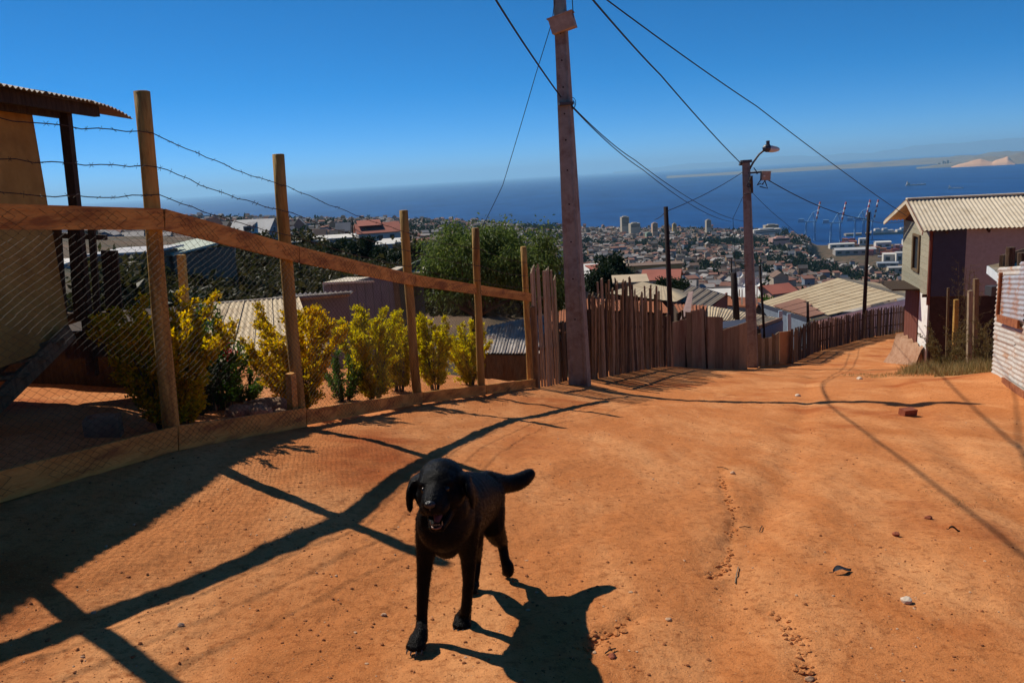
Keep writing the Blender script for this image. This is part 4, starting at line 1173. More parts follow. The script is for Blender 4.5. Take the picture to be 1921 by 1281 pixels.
mb = MB(); slab(mb, at(1276, 600, 24), at(1296, 584, 24.5), at(1300, 546, 26), at(1292, 548, 26), .04); tag(mb.build('leaning_panel', mat('mauve_panel', (.34, .23, .20), (.27, .18, .16), 4, .85), origin=at(1285, 600, 24.5)), 'mauve-brown sheet leaning up behind the board fence', 'panel')

# ------------------------------------------------------------------ black dog trotting towards the camera
FUR = mat('black_dog_coat', (.0045, .0042, .0045), (.003, .0028, .003), 30, .38, .3, 220, spec=.05)
SKIN_N = mat('wet_black_nose', (.012, .011, .012), (.008, .008, .008), 60, .35, .3, 300, spec=.5)
EYE = mat('dark_brown_eye', (.014, .008, .004), (.008, .005, .003), 10, .15, spec=.4)
GUM = mat('dog_gum', (.16, .055, .025), (.10, .035, .02), 30, .45, spec=.5)
TONGUE = mat('dog_tongue', (.16, .05, .04), (.11, .035, .03), 40, .5, .3, 200)
TEETH = mat('dog_teeth', (.26, .18, .09), (.20, .13, .06), 20, .35)

def build_dog():
    mb = MB()
    def caps(pts, n=14):
        """joined round sections: (point, radius) list; ends closed with a dome"""
        P_ = [V3(p) for p, r_ in pts]; r_ = [q for p, q in pts]
        a = (P_[0] - P_[1]).normalized(); b = (P_[-1] - P_[-2]).normalized()
        pp = [P_[0] + a * r_[0] * .92, P_[0] + a * r_[0] * .6] + P_ + [P_[-1] + b * r_[-1] * .6, P_[-1] + b * r_[-1] * .92]
        rr_ = [r_[0] * .3, r_[0] * .78] + r_ + [r_[-1] * .78, r_[-1] * .3]
        mb.tube(pp, rr_, n)
    def ell(c, rad, rot=None, sub=3):
        mb.blob(c, rad, 0, 0.0, sub, rot)
    fl = at(788, 1205, float(Gpix(790, 1215)[1])); fr = Gpix(870, 1166); hl = Gpix(888, 1103); hr = Gpix(955, 1080)
    # trunk
    fwd = Vector((-.33, -.94, 0)).normalized(); side = Vector((.94, -.33, 0)).normalized()
    B = lambda u, v, Y: V3(at(u, v, Y))
    chest = B(838, 985, 2.93)
    R3 = Matrix((side, -fwd, Vector((0, 0, 1)))).transposed()
    ell(chest + Vector((0, 0, .026)), (.108, .15, .122), R3)
    q0, q1 = B(849, 963, 3.04), B(903, 938, 3.50)
    for k in range(9):
        s_ = k / 8
        wx = .122 - .020 * smooth(.2, .8, s_) + .004 * smooth(.8, 1, s_); wz = .150 - .026 * smooth(.3, .85, s_)
        ell(q0.lerp(q1, s_) + Vector((0, 0, .008 * math.sin(math.pi * s_))), (float(wx), .15, float(wz)), R3)
    # neck and chest front
    hc = B(825, 914, 2.84)
    caps([(B(850, 935, 3.02), .105), (B(840, 925, 2.94), .098), (B(832, 915, 2.89), .085)])
    caps([(B(836, 945, 2.90), .095), (B(833, 990, 2.89), .085), (B(838, 1020, 2.92), .06)])
    # fore legs
    def leg(pts): caps(pts, 12)
    leg([(B(812, 975, 2.94), .07), (B(802, 1015, 2.95), .050), (B(797, 1055, 2.95), .034), (B(794, 1100, 2.94), .027), (B(792, 1145, 2.93), .024), (B(791, 1172, 2.915), .025), (V3(fl) + Vector((.005, .0, .035)), .031)])
    leg([(B(872, 975, 3.0), .07), (B(876, 1015, 3.03), .050), (B(879, 1050, 3.05), .034), (B(879, 1090, 3.06), .026), (B(876, 1125, 3.06), .024), (B(874, 1145, 3.055), .025), (V3(fr) + Vector((.003, .0, .033)), .030)])
    def paw(c, f, s=1.0):
        f = f.normalized(); sd_ = f.cross(Vector((0, 0, 1))).normalized()
        Rm = Matrix((sd_, f, Vector((0, 0, 1)))).transposed()
        ell(c + f * .018 * s + Vector((0, 0, .026 * s)), (.040 * s, .050 * s, .028 * s), Rm, 2)
        for k, o_ in enumerate((-.029, -.0105, .0105, .029)):
            ell(c + f * (.052 + (.012 if k in (1, 2) else 0)) * s + sd_ * o_ * s + Vector((0, 0, .017 * s)), (.0125 * s, .022 * s, .017 * s), Rm, 2)
    paw(V3(fl), Vector((-.18, -1, 0))); paw(V3(fr), Vector((-.1, -1, 0)))
    # hind leg on the right: thigh, stifle, hock, paw
    leg([(B(912, 944, 3.50), .090), (B(918, 968, 3.48), .078), (B(925, 990, 3.47), .057), (B(934, 1008, 3.52), .043), (B(942, 1018, 3.585), .030), (B(944, 1030, 3.575), .025), (B(947, 1048, 3.56), .024), (B(950, 1062, 3.55), .025)])
    leg([(B(882, 950, 3.40), .085), (B(882, 985, 3.37), .066), (B(886, 1015, 3.38), .052), (B(890, 1035, 3.45), .038), (B(893, 1050, 3.48), .027), (B(892, 1075, 3.455), .023), (V3(hl) + Vector((0, .0, .03)), .026)])
    paw(V3(hl), Vector((-.3, -1, 0)), .92)
    tr = V3(hr) + Vector((-.008, 0, .008))
    ell(B(953, 1066, 3.55), (.032, .030, .050), None, 2); ell(tr + Vector((-.012, -.012, .018)), (.016, .02, .02), None, 2); ell(tr + Vector((.012, -.012, .018)), (.016, .02, .02), None, 2)
    # tail
    caps([(B(913, 908, 3.54), .066), (B(932, 907, 3.60), .050), (B(950, 908, 3.65), .044), (B(968, 905, 3.69), .043), (B(984, 897, 3.73), .039), (B(994, 889, 3.76), .030)])
    # head: x right, y forward, z up
    hf = (Vector((-.10, -1, .10))).normalized(); hx = hf.cross(Vector((0, 0, 1))).normalized(); hx = -hx if hx.x < 0 else hx
    hx = (hx + Vector((0, 0, .04))).normalized(); hu = hx.cross(hf); hu = -hu if hu.z < 0 else hu
    HR = Matrix((hx, hf, hu)).transposed()
    HS = 1.16
    H = lambda x, y, z: hc + HR @ Vector((x, y, z)) * HS
    def hell(x, y, z, rx, ry, rz, extra=None):
        ell(H(x, y, z), (rx * HS, ry * HS, rz * HS), HR @ extra if extra is not None else HR)
    hell(0, -.035, .020, .076, .090, .066)
    hell(0, .015, .022, .066, .062, .052)
    hell(-.042, .0, -.022, .040, .065, .048); hell(.042, .0, -.022, .040, .065, .048)
    hell(-.032, .052, .030, .025, .022, .017); hell(.032, .052, .030, .025, .022, .017)     # brows
    def hcap(pts): caps([(H(*p), r_ * HS) for p, r_ in pts], 12)
    hcap([((0, .05, .002), .044), ((0, .085, -.008), .042), ((0, .125, -.012), .037), ((0, .145, -.014), .032)])
    hell(-.024, .105, -.030, .024, .050, .024); hell(.024, .105, -.030, .024, .050, .024)     # flews
    hcap([((-.024, .0, -.070), .026), ((-.019, .06, -.090), .019), ((-.010, .105, -.104), .014), ((.010, .105, -.104), .014), ((.019, .06, -.090), .019), ((.024, .0, -.070), .026)])
    hell(0, .03, -.088, .030, .055, .016)
    for sg in (-1, 1):
        e0 = Matrix.Rotation(sg * R(24), 3, 'Y')
        hell(sg * .076, -.014, .026, .030, .040, .016, e0)
        hell(sg * .098, .000, -.012, .013, .042, .042, Matrix.Rotation(sg * R(-12), 3, 'Y'))
        hell(sg * .104, .004, -.045, .010, .028, .034, Matrix.Rotation(sg * R(2), 3, 'Y'))
    me = bpy.data.meshes.new('dog_raw'); me.from_pydata(mb.v, [], mb.f)
    ob = bpy.data.objects.new('dog_raw', me); COL.objects.link(ob)
    rm = ob.modifiers.new('r', 'REMESH'); rm.mode = 'VOXEL'; rm.voxel_size = .0062
    sm = ob.modifiers.new('s', 'SMOOTH'); sm.factor = .5; sm.iterations = 11
    dg = bpy.context.evaluated_depsgraph_get()
    ev = ob.evaluated_get(dg)
    m2 = bpy.data.meshes.new_from_object(ev)
    nv = len(m2.vertices)
    V = np.zeros(nv * 3); m2.vertices.foreach_get('co', V); V = V.reshape(-1, 3)
    Nn = np.zeros(nv * 3); m2.vertices.foreach_get('normal', Nn); Nn = Nn.reshape(-1, 3)
    base = (V3(fl) + V3(fr)) / 2
    dog = empty('dog', base, 'black dog with open mouth trotting towards the camera', 'dog')
    for v in m2.vertices: v.co -= base
    m2.name = 'body'
    for p in m2.polygons: p.use_smooth = True
    m2.materials.clear()
    link('body', m2, FUR, dog)
    bpy.data.objects.remove(ob)
    # eyes, nose, mouth
    for sg in (-1, 1):
        mb2 = MB(); mb2.blob(H(sg * .036, .071, .014), (.0125, .0125, .0125), 0, 0, 2); mb2.build('eye', EYE, dog, smooth=True)
    mb2 = MB(); mb2.blob(H(0, .168, -.004), (.021, .014, .015), 0, 0, 2, HR); mb2.blob(H(0, .164, -.016), (.010, .012, .014), 0, 0, 2, HR); mb2.build('nose', SKIN_N, dog, smooth=True)
    mb2 = MB(); mb2.tube([H(0, .03, -.068), H(0, .07, -.074), H(0, .096, -.084)], [.018, .017, .010], 10); mb2.build('tongue', TONGUE, dog, smooth=True)
    mb2 = MB(); mb2.tube([H(-.026, .05, -.078), H(-.021, .085, -.088), H(-.012, .112, -.096), H(0, .118, -.097), H(.012, .112, -.096), H(.021, .085, -.088), H(.026, .05, -.078)], .0042, 6); mb2.build('lower_lip', GUM, dog, smooth=True)
    mb2 = MB(); mb2.tube([H(-.034, .08, -.047), H(-.024, .115, -.049), H(0, .13, -.046), H(.024, .115, -.049), H(.034, .08, -.047)], .0035, 6); mb2.build('upper_lip', GUM, dog, smooth=True)
    for k in range(6):
        x = (k - 2.5) * .0046; c = H(x, .113 - abs(x) * .25, -.090); mb2 = MB(); mb2.tube([c, c + HR @ Vector((0, 0, .007))], [.0022, .0015], 5); mb2.build('tooth', TEETH, dog)
    for sg in (-1, 1):
        c = H(sg * .0175, .102, -.091); mb2 = MB(); mb2.tube([c, c + HR @ Vector((sg * .002, .002, .016))], [.0036, .001], 6); mb2.build('tooth', TEETH, dog)
    for c, f in ((fl, Vector((-.18, -1, 0))), (fr, Vector((-.1, -1, 0)))):
        f = f.normalized(); sd_ = f.cross(Vector((0, 0, 1))).normalized()
        for k, o_ in enumerate((-.029, -.0105, .0105, .029)):
            p = V3(c) + f * (.070 + (.012 if k in (1, 2) else 0)) + sd_ * o_ + Vector((0, 0, .014)); mb2 = MB(); mb2.tube([p, p + f * .010 - Vector((0, 0, .004)), p + f * .016 - Vector((0, 0, .010))], [.0038, .003, .001], 5); mb2.build('claw', METAL_DARK, dog)
    # short coat: fine hairs lying back along the body
    rs = np.random.RandomState(5)
    pick = rs.randint(0, nv, 60000)
    p = V[pick] + rs.normal(0, .0022, (len(pick), 3)); n = Nn[pick]
    back = np.array([-fwd.x, -fwd.y, -.55])
    d = back[None] + rs.normal(0, .35, p.shape); d = d - n * (d * n).sum(1, keepdims=True); d /= np.linalg.norm(d, axis=1, keepdims=True) + 1e-9
    hd_ = np.linalg.norm(p - np.array(hc), axis=1) < .16
    ln = np.where(hd_, .005, .011) * rs.uniform(.6, 1.3, len(p)); ln = np.where(p[:, 2] < base.z + .22, ln * .6, ln)
    tip = p + d * ln[:, None] + n * (ln * rs.uniform(.15, .5, len(p)))[:, None]
    w = np.cross(d, n) * .0007
    root = p - n * .0012
    VV = np.stack([root - w, root + w, tip], 1).reshape(-1, 3)
    FF = np.arange(len(VV)).reshape(-1, 3)
    o = mesh_np('coat_hair', VV, FF, FUR, dog); o['kind'] = 'stuff'
build_dog()

# ------------------------------------------------------------------ plants
def leaf_cards(P_, D_, N_, L_, W_, rs, fold=.25):
    """one folded leaf (two triangles) per point: P base, D direction, N facing"""
    S = np.cross(D_, N_); S /= np.linalg.norm(S, axis=1, keepdims=True) + 1e-9
    N2 = np.cross(S, D_)
    a = P_; b = P_ + D_ * (L_ * .5)[:, None] + S * (W_ * .5)[:, None] + N2 * (W_ * fold)[:, None]
    c = P_ + D_ * L_[:, None]; d = P_ + D_ * (L_ * .5)[:, None] - S * (W_ * .5)[:, None] + N2 * (W_ * fold)[:, None]
    V = np.stack([a, b, c, d], 1).reshape(-1, 3)
    i = np.arange(len(P_)) * 4
    F = np.concatenate([np.stack([i, i + 1, i + 2], 1), np.stack([i, i + 2, i + 3], 1)])
    return V, F

def unit(v): return v / (np.linalg.norm(v, axis=-1, keepdims=True) + 1e-9)

def shrub(name, label, base, h, r_, nstem, nleaf, leafL, mt, seed, low=.14, spread=1.0, group='yellow shrubs behind the wire fence', cat='shrub', stem_mt=None, lw=.55, top=None):
    rs = np.random.RandomState(seed)
    base = V3(base)
    t = empty(name, base, label, cat, group)
    mb = MB(); segs = []
    b0 = np.array(base)
    for k in range(nstem):
        a = 2 * math.pi * k / nstem + rs.uniform(-.5, .5); rad = r_ * spread * math.sqrt(rs.uniform(.02, 1.0)); hh = h * (1 - .35 * (rad / r_) ** 2) * rs.uniform(.78, 1.06)
        tip = b0 + np.array([math.cos(a) * rad, math.sin(a) * rad, hh]); st = b0 + np.array([math.cos(a) * .05, math.sin(a) * .05, -.05])
        mid = st * .5 + tip * .5 + np.array([-math.cos(a) * rad * .22, -math.sin(a) * rad * .22, .06 * h]) + rs.normal(0, .03, 3)
        pts = [st * (1 - s) ** 2 + 2 * mid * s * (1 - s) + tip * s * s for s in np.linspace(0, 1, 7)]
        mb.tube(pts, list(np.linspace(.010, .003, 7)), 5)
        for s in np.linspace(low, .97, 9):
            o_ = st * (1 - s) ** 2 + 2 * mid * s * (1 - s) + tip * s * s
            d = unit(np.array([math.cos(a + rs.uniform(-1.4, 1.4)) * .8, math.sin(a + rs.uniform(-1.4, 1.4)) * .8, rs.uniform(.2, 1.1)])); L = rs.uniform(.10, .26) * h * .75 * (1.1 - .5 * s)
            e = o_ + d * L; segs.append((o_, e)); mb.tube([o_, e], [.004, .0018], 3)
        segs.append((pts[4], tip))
    mb.build('stem', stem_mt or BARK, t)
    S = np.array([s[0] for s in segs]); Eb = np.array([s[1] for s in segs])
    i = rs.randint(0, len(segs), nleaf); q = rs.uniform(.1, 1.05, nleaf)[:, None]
    P_ = S[i] * (1 - q) + Eb[i] * q + rs.normal(0, .018, (nleaf, 3))
    D_ = unit(unit(Eb[i] - S[i]) * .7 + rs.normal(0, .6, (nleaf, 3)) + np.array([0, 0, .25]))
    V, F = leaf_cards(P_, D_, unit(rs.normal(0, 1, (nleaf, 3)) + np.array([0, 0, .8])), leafL * rs.uniform(.6, 1.25, nleaf), leafL * lw * rs.uniform(.7, 1.2, nleaf), rs)
    o = mesh_np('foliage', V, F, mt, t); o['kind'] = 'stuff'
    return t
def gb(u, v, Y):
    p = at(u, v, Y); return gp(p[0], p[1])
shrub('yellow_shrub', 'broad yellow shrub left of the first post in view', gp(-2.76, 6.1), 1.18, .58, 24, 15000, .040, L_YELLOW, 1, low=.14)
shrub('yellow_shrub', 'yellow-brown shrub just right of the first post in view', gb(352, 800, 6.75), 1.0, .32, 14, 7000, .046, L_YELLOW, 2)
shrub('yellow_shrub', 'tall yellow shrub behind the second post', gb(566, 785, 8.3), 1.24, .56, 24, 16000, .044, L_YELLOW, 3, low=.12)
shrub('yellow_shrub', 'yellow shrub between the second and third posts', gb(706, 775, 9.7), 1.22, .46, 20, 13000, .044, L_YGREEN, 4, low=.12)
shrub('yellow_shrub', 'narrow yellow-green shrub just left of the third post', gb(752, 762, 10.8), 1.12, .33, 15, 8000, .044, L_YGREEN, 5)
shrub('yellow_shrub', 'yellow-green shrub just right of the third post', gb(818, 752, 11.3), 1.12, .34, 15, 8000, .044, L_YGREEN, 6)
shrub('yellow_shrub', 'small yellow shrub behind the fourth post', gb(884, 745, 12.4), 1.0, .40, 16, 8500, .044, L_YGREEN, 7)
shrub('green_shrub', 'dark rounded green bush beside the first post', gb(372, 800, 7.4), .55, .34, 20, 5200, .030, L_DARK, 8, low=.15, group=None)
shrub('green_shrub', 'loose green bush with strappy leaves below the red flowers', gb(425, 780, 8.0), .80, .36, 14, 3200, .055, L_GREEN, 9, low=.2, group=None, lw=.35)
shrub('green_shrub', 'bright green low plant beside the rocks', gb(462, 765, 8.9), .38, .42, 14, 2600, .05, L_GREEN, 10, low=.2, group=None, lw=.3)
shrub('green_shrub', 'dark green bush between the two tallest yellow shrubs', gb(648, 765, 9.6), .62, .36, 16, 4200, .034, L_GREEN, 12, low=.15, group=None)
t = shrub('flowering_plant', 'leafy plant with red flowers in front of the dusty roof', gb(402, 790, 7.9), 1.12, .22, 8, 1300, .06, L_GREEN, 13, low=.4, group=None, lw=.35, cat='plant')
for (u, v) in ((402, 655), (418, 645), (436, 660), (396, 640), (428, 668)):
    c = np.array(at(u, v, 7.9)); rs = np.random.RandomState(u)
    V, F = leaf_cards(np.repeat(c[None], 26, 0) + rs.normal(0, .022, (26, 3)), unit(rs.normal(0, 1, (26, 3))), unit(rs.normal(0, 1, (26, 3))), rs.uniform(.025, .045, 26), rs.uniform(.015, .025, 26), rs)
    o = mesh_np('flower', V, F, L_FLOWER, t)
# rocks and a block in the garden
for k, (u, v, Y, s, lab) in enumerate(((505, 775, 7.9, .17, 'largest brown rock by the second post'), (478, 800, 7.6, .12, 'flat rock left of the largest garden rock'), (492, 796, 7.45, .10, 'small orange rock in front of the garden rocks'), (450, 806, 7.5, .11, 'leftmost dark rock of the garden row'), (528, 792, 7.6, .08, 'small rock right of the garden rocks'))):
    p = gb(u, v, Y); mb = MB(); mb.blob(p + Vector((0, 0, s * .35)), (s * 1.25, s, s * .72), k + 3, .2, 2); tag(mb.build('garden_rock', STONE, origin=p), lab, 'rock')
p = gb(205, 868, 5.75); mb = MB(); mb.box(p + Vector((0, 0, .07)), (.24, .14, .16), (0, 0, .25)); mb.blob(p + Vector((0, 0, .15)), (.10, .06, .025), 3, .1, 2); tag(mb.build('concrete_block', STONE, origin=p), 'dark block standing inside the fence left of the first post', 'block')

# big green tree behind the fence
def tree(name, label, base, h, crown_c, crown_r, nlimb, nleaf, leafL, mt, seed, cat='tree', group=None, trunk_r=.16, lw=.4, clump=.35, droop=0.0, nclump=70):
    rs = np.random.RandomState(seed)
    b0 = np.array(V3(base)); cc = np.array(crown_c); cr = np.array(crown_r)
    t = empty(name, base, label, cat, group)
    mb = MB()
    fork = b0 + (cc - b0) * .45 + rs.normal(0, .1, 3) * trunk_r
    mb.tube([b0 - np.array([0, 0, .3]), b0 * .5 + fork * .5 + rs.normal(0, .3, 3) * trunk_r, fork], [trunk_r * 1.15, trunk_r, trunk_r * .8], 9)
    cl = unit(rs.normal(0, 1, (nclump, 3))) * (rs.uniform(.25, 1, nclump) ** .5)[:, None]
    cl[:, 2] = np.abs(cl[:, 2]) * np.where(rs.rand(nclump) < .62, 1, -.75)
    C = cc + cl * cr * (1 + .16 * np.sin(cl[:, :1] * 5 + seed) )
    order = rs.permutation(nclump)[:nlimb]
    for k in order:
        mid = fork * .5 + C[k] * .5 + rs.normal(0, .12, 3) * cr.mean() * .5 - np.array([0, 0, .06 * cr[2]])
        mb.tube([fork, mid, C[k]], [trunk_r * .45, trunk_r * .22, trunk_r * .06], 5)
    mb.build('trunk', BARK, t, smooth=True)
    i = rs.randint(0, nclump, nleaf)
    sc = clump * (cr.mean()) * rs.uniform(.7, 1.2, nclump)
    P_ = C[i] + rs.normal(0, 1, (nleaf, 3)) * sc[i][:, None] * np.array([.55, .55, .42])
    D_ = unit(P_ - C[i] + rs.normal(0, .25, P_.shape) * cr.mean() * .4 - np.array([0, 0, droop]))
    V, F = leaf_cards(P_, D_, unit(rs.normal(0, 1, (nleaf, 3)) + np.array([0, 0, .5])), leafL * rs.uniform(.6, 1.3, nleaf), leafL * lw * rs.uniform(.7, 1.3, nleaf), rs)
    o = mesh_np('crown', V, F, mt, t); o['kind'] = 'stuff'
    return t
bt = at(880, 665, 25)
tree('green_tree', 'full green tree standing behind the fence left of the concrete pole', bt, 4.2, at(912, 500, 25), (2.05, 1.9, 1.30), 26, 30000, .13, L_TREE, 4, trunk_r=.17, clump=.27, droop=.5, nclump=110)
tree('green_tree', 'lower green tree close behind the pale pickets', at(1030, 640, 27), 3.2, at(1022, 545, 27), (.75, .8, .75), 10, 7000, .12, L_TREE, 6, trunk_r=.09, clump=.3, droop=.4, nclump=30)

# ------------------------------------------------------------------ scrub beside the two-storey house and tufts on the road
def blades(name, label, cx, cy, rad, n, hgt, wdt, mt, seed, cat='grass', kind='stuff', lean=.5, group=None):
    rs = np.random.RandomState(seed)
    a = rs.uniform(0, 2 * math.pi, n); q = rad * np.sqrt(rs.uniform(0, 1, n))
    x = cx + np.cos(a) * q; y = cy + np.sin(a) * q
    z = gz(x, y) - .01
    P_ = np.stack([x, y, z], 1); h = hgt * rs.uniform(.4, 1.2, n) * (1 - .4 * q / rad)
    d = unit(np.stack([rs.normal(0, lean, n), rs.normal(0, lean, n), np.ones(n)], 1))
    s = unit(np.stack([rs.normal(0, 1, n), rs.normal(0, 1, n), np.zeros(n)], 1)) * wdt
    mid = P_ + d * (h * .55)[:, None]; bend = np.stack([rs.normal(0, .25, n), rs.normal(0, .25, n), np.zeros(n)], 1)
    tip = mid + unit(d + bend) * (h * .5)[:, None]
    V = np.stack([P_ - s, P_ + s, mid + s * .7, mid - s * .7, tip], 1).reshape(-1, 3)
    i = np.arange(n) * 5
    F = np.concatenate([np.stack([i, i + 1, i + 2], 1), np.stack([i, i + 2, i + 3], 1), np.stack([i + 3, i + 2, i + 4], 1)])
    o = mesh_np(name, V, F, mt, origin=(cx, cy, float(gz(np.array(cx), np.array(cy)))))
    return tag(o, label, cat if kind is None else None, group, kind)
for k, (u, v, Y, rad, n, h) in enumerate(((1800, 705, 20, 1.3, 2600, .45), (1840, 712, 16.5, .9, 1800, .42), (1770, 690, 23, 1.2, 1800, .5), (1750, 706, 20.5, .9, 900, .25), (1700, 705, 20, 1.6, 900, .12))):
    p = at(u, v, Y); blades('dry_grass', 'dry straw-coloured grass in front of the two-storey house', p[0], p[1], rad, n, h, .006, L_GRASS, 70 + k)
for k, (u, v, Y, h, r_, nl, lab) in enumerate(((1772, 712, 20.5, 1.35, .75, 3200, 'dry olive bush at the corner of the two-storey house'), (1815, 700, 21.5, 1.0, .7, 2600, 'brown dry bush right of the olive bush'), (1850, 690, 20, 1.5, .5, 1800, 'thin dry bush against the corrugated shed'))):
    shrub('dry_bush', lab, gb(u, v, Y), h, r_, 16, nl, .06, L_SCRUB, 90 + k, low=.2, group=None, cat='bush', lw=.3)
for k, (u, v0, v1, Y, w, lab, mt) in enumerate(((1792, 640, 562, 23.5, .12, 'short yellowish post in the scrub beside the house', W_POST), (1818, 690, 545, 21, .11, 'grey post in front of the dark lower wall', W_GREY), (1829, 690, 523, 21.6, .12, 'tallest post in the scrub near the shed', W_BROWN), (1777, 660, 540, 24, .06, 'thin stake nearest the house corner', W_BROWN))):
    b = gb(u, v0, Y); mb = MB(); mb.bar(b - Vector((0, 0, .2)), at(u + 2, v1, Y), w, w * .8, up=(0, 1, 0)); tag(mb.build('wooden_post', mt, origin=b), lab, 'post')
for k, (u, v1, Y, lab) in enumerate(((1800, 468, 23.5, 'tall dry stalk in front of the grey wall'), (1815, 492, 23, 'dry branching stalk right of the tallest stalk'))):
    shrub('dry_stalk', lab, gb(u, 680, Y), float(at(u, v1, Y)[2]) - gb(u, 680, Y).z, .30, 7, 900, .05, L_SCRUB, 120 + k, low=.35, group=None, cat='plant', lw=.2, spread=.9)
for k, (u, v, rad, n, lab) in enumerate(((1795, 945, .16, 160, 'small dark grass tuft at the right of the road'), (1880, 932, .10, 90, 'tiny grass tuft near the right edge'), (1740, 922, .07, 60, 'faint grass tuft left of the others'))):
    p = Gpix(u, v); blades('grass_tuft', lab, p[0], p[1], rad, n, .035, .003, L_SCRUB, 140 + k, cat='grass tuft', kind=None, lean=1.2)

# stones, litter and twigs on the road
rs = np.random.RandomState(77)
bm = bmesh.new(); bmesh.ops.create_icosphere(bm, subdivisions=1, radius=1); _iv = np.array([v.co[:] for v in bm.verts]); _if = np.array([[v.index for v in f.verts] for f in bm.faces]); bm.free()
def gravel(name, n, lo, hi, mt, seed, cxy, spread, label):
    rs = np.random.RandomState(seed)
    x = rs.uniform(cxy[0], cxy[1], n); y = cxy[2] * (cxy[3] / cxy[2]) ** rs.uniform(0, 1, n)
    x = x * (y / 4.0) ** .8 + (y - 4) * .3
    keep = (left_dist(x, y) < .1) | (rs.rand(n) < .3)
    cl = vnoise(x * 1.1, y * 1.1, 61) > -.12 + .3 * rs.rand(n) - .15
    x, y = x[keep & cl], y[keep & cl]; n = len(x)
    r_ = lo * (hi / lo) ** (rs.uniform(0, 1, n) ** 5)
    z = gz(x, y)
    V = _iv[None] * (1 + rs.uniform(-.28, .28, (n, len(_iv), 1))) * np.stack([r_ * rs.uniform(.8, 1.5, n), r_ * rs.uniform(.8, 1.5, n), r_ * rs.uniform(.5, .9, n)], 1)[:, None]
    V = V + np.stack([x, y, z + r_ * .25], 1)[:, None]
    F = _if[None] + (np.arange(n) * len(_iv))[:, None, None]
    o = mesh_np(name, V.reshape(-1, 3), F.reshape(-1, 3), mt)
    return tag(o, label, kind='stuff')
gravel('gravel', 16000, .0016, .0085, GRIT, 78, (-2.6, 2.8, 1.9, 24), 1, 'loose brown grit scattered on the road')
gravel('pale_gravel', 3600, .0015, .008, PALE_GRIT, 79, (-2.6, 2.8, 1.9, 26), 1, 'loose pale pebbles scattered on the road')
for k, (u, v, s, mt, lab) in enumerate(((1700, 1127, .022, PALE_STONE, 'white stone alone on the right of the road'), (1148, 1226, .014, BRICK, 'small reddish stone near the dog shadow'), (720, 1152, .010, PALE_GRIT, 'pale pebble left of the dog front paw'), (340, 1178, .011, PALE_GRIT, 'pale flat pebble in the lower left'), (1741, 972, .02, BRICK, 'small red stone by the cable shadow'), (1681, 1003, .018, BRICK, 'red stone touching the cable shadow'), (1374, 887, .018, PALE_GRIT, 'pale stone at the head of the crack'), (1497, 743, .045, PALE_STONE, 'crumpled white litter in the middle of the road'), (1613, 712, .06, PALE_STONE, 'pale yellowish stone farther down the road'), (1254, 1159, .010, PALE_GRIT, 'white pebble between the two lower cracks'), (1518, 1262, .015, STONE, 'brown stone at the bottom crack'))):
    p = Gpix(u, v); p = gp(p[0], p[1]); mb = MB(); mb.blob(p + Vector((0, 0, s * .4)), (s * 1.1, s, s * .75), k + 20, .22, 2)
    tag(mb.build('stone', mt, origin=p), lab, 'stone')
p = gp(*Gpix(1703, 778)[:2]); mb = MB(); mb.box(p + Vector((0, 0, .05)), (.20, .11, .08), (.1, .06, .3)); bo = tag(mb.build('broken_brick', BRICK, origin=p), 'broken red brick lying on the right of the road', 'brick')
p = gp(*Gpix(1660, 770)[:2]); 
def leafthing(u, v, L, w, lab, mt, seed):
    p = gp(*Gpix(u, v)[:2], .012); rs = random.Random(seed); a = rs.uniform(-.6, .3)
    d = Vector((math.cos(a), math.sin(a), 0)); s = Vector((-d.y, d.x, 0)); mb = MB(); n = 8; V = []
    for k in range(n + 1):
        t_ = k / n; ww = w * math.sin(math.pi * min(1, .05 + t_ * .95)) ** .7; c = p + d * (t_ - .5) * L + Vector((0, 0, .012 * math.sin(t_ * 5)))
        V += [c - s * ww + Vector((0, 0, .008)), c, c + s * ww + Vector((0, 0, .012))]
    F = [(k * 3 + j, k * 3 + j + 1, k * 3 + j + 4, k * 3 + j + 3) for k in range(n) for j in range(2)]
    mb.add(V, F); mb.tube([p - d * L * .5, p - d * L * .72 + Vector((0, 0, .004))], .002, 4)
    return tag(mb.build('dead_leaf', mt, origin=p, smooth=True), lab, 'leaf')
leafthing(1580, 1074, .105, .020, 'curled grey-black dead leaf on the road', mat('grey_dead_leaf', (.045, .048, .055), (.03, .03, .032), 30, .7), 2)
leafthing(1790, 1001, .06, .006, 'dark splinter near the cable shadow', W_DARK, 3)
for k, (u0, v0, u1, v1, lab) in enumerate(((1385, 1055, 1379, 1083, 'straw twig lying below the middle crack'), (1387, 980, 1408, 979, 'thin dark twig beside the middle crack'), (1425, 985, 1430, 975, 'short twig right of the middle crack'), (1345, 873, 1366, 880, 'dark twig at the head of the crack'), (1135, 1224, 1155, 1217, 'small twig right of the dog shadow'))):
    a, b = gp(*Gpix(u0, v0)[:2], .006), gp(*Gpix(u1, v1)[:2], .008); mb = MB(); mb.tube([a, a.lerp(b, .5) + Vector((0, 0, .006)), b], .003, 5); tag(mb.build('twig', W_GREY if k == 0 else W_DARK, origin=a), lab, 'twig')
# cracked clods along the erosion lines
mb = MB(); rs = random.Random(3); V = []; 
for pl, dep, w in CRW[:3]:
    for a, b in zip(pl[:-1], pl[1:]):
        for k in range(14):
            q = np.array(a) + (np.array(b) - np.array(a)) * rs.random(); q = q + np.array([rs.gauss(0, .02), rs.gauss(0, .02)])
            s = rs.uniform(.004, .014); mb.blob(gp(q[0], q[1], s * .2), (s * 1.3, s, s * .8), rs.randrange(999), .25, 1)
tag(mb.build('clods', DIRT), 'crumbled clods along the cracks in the road', kind='stuff')

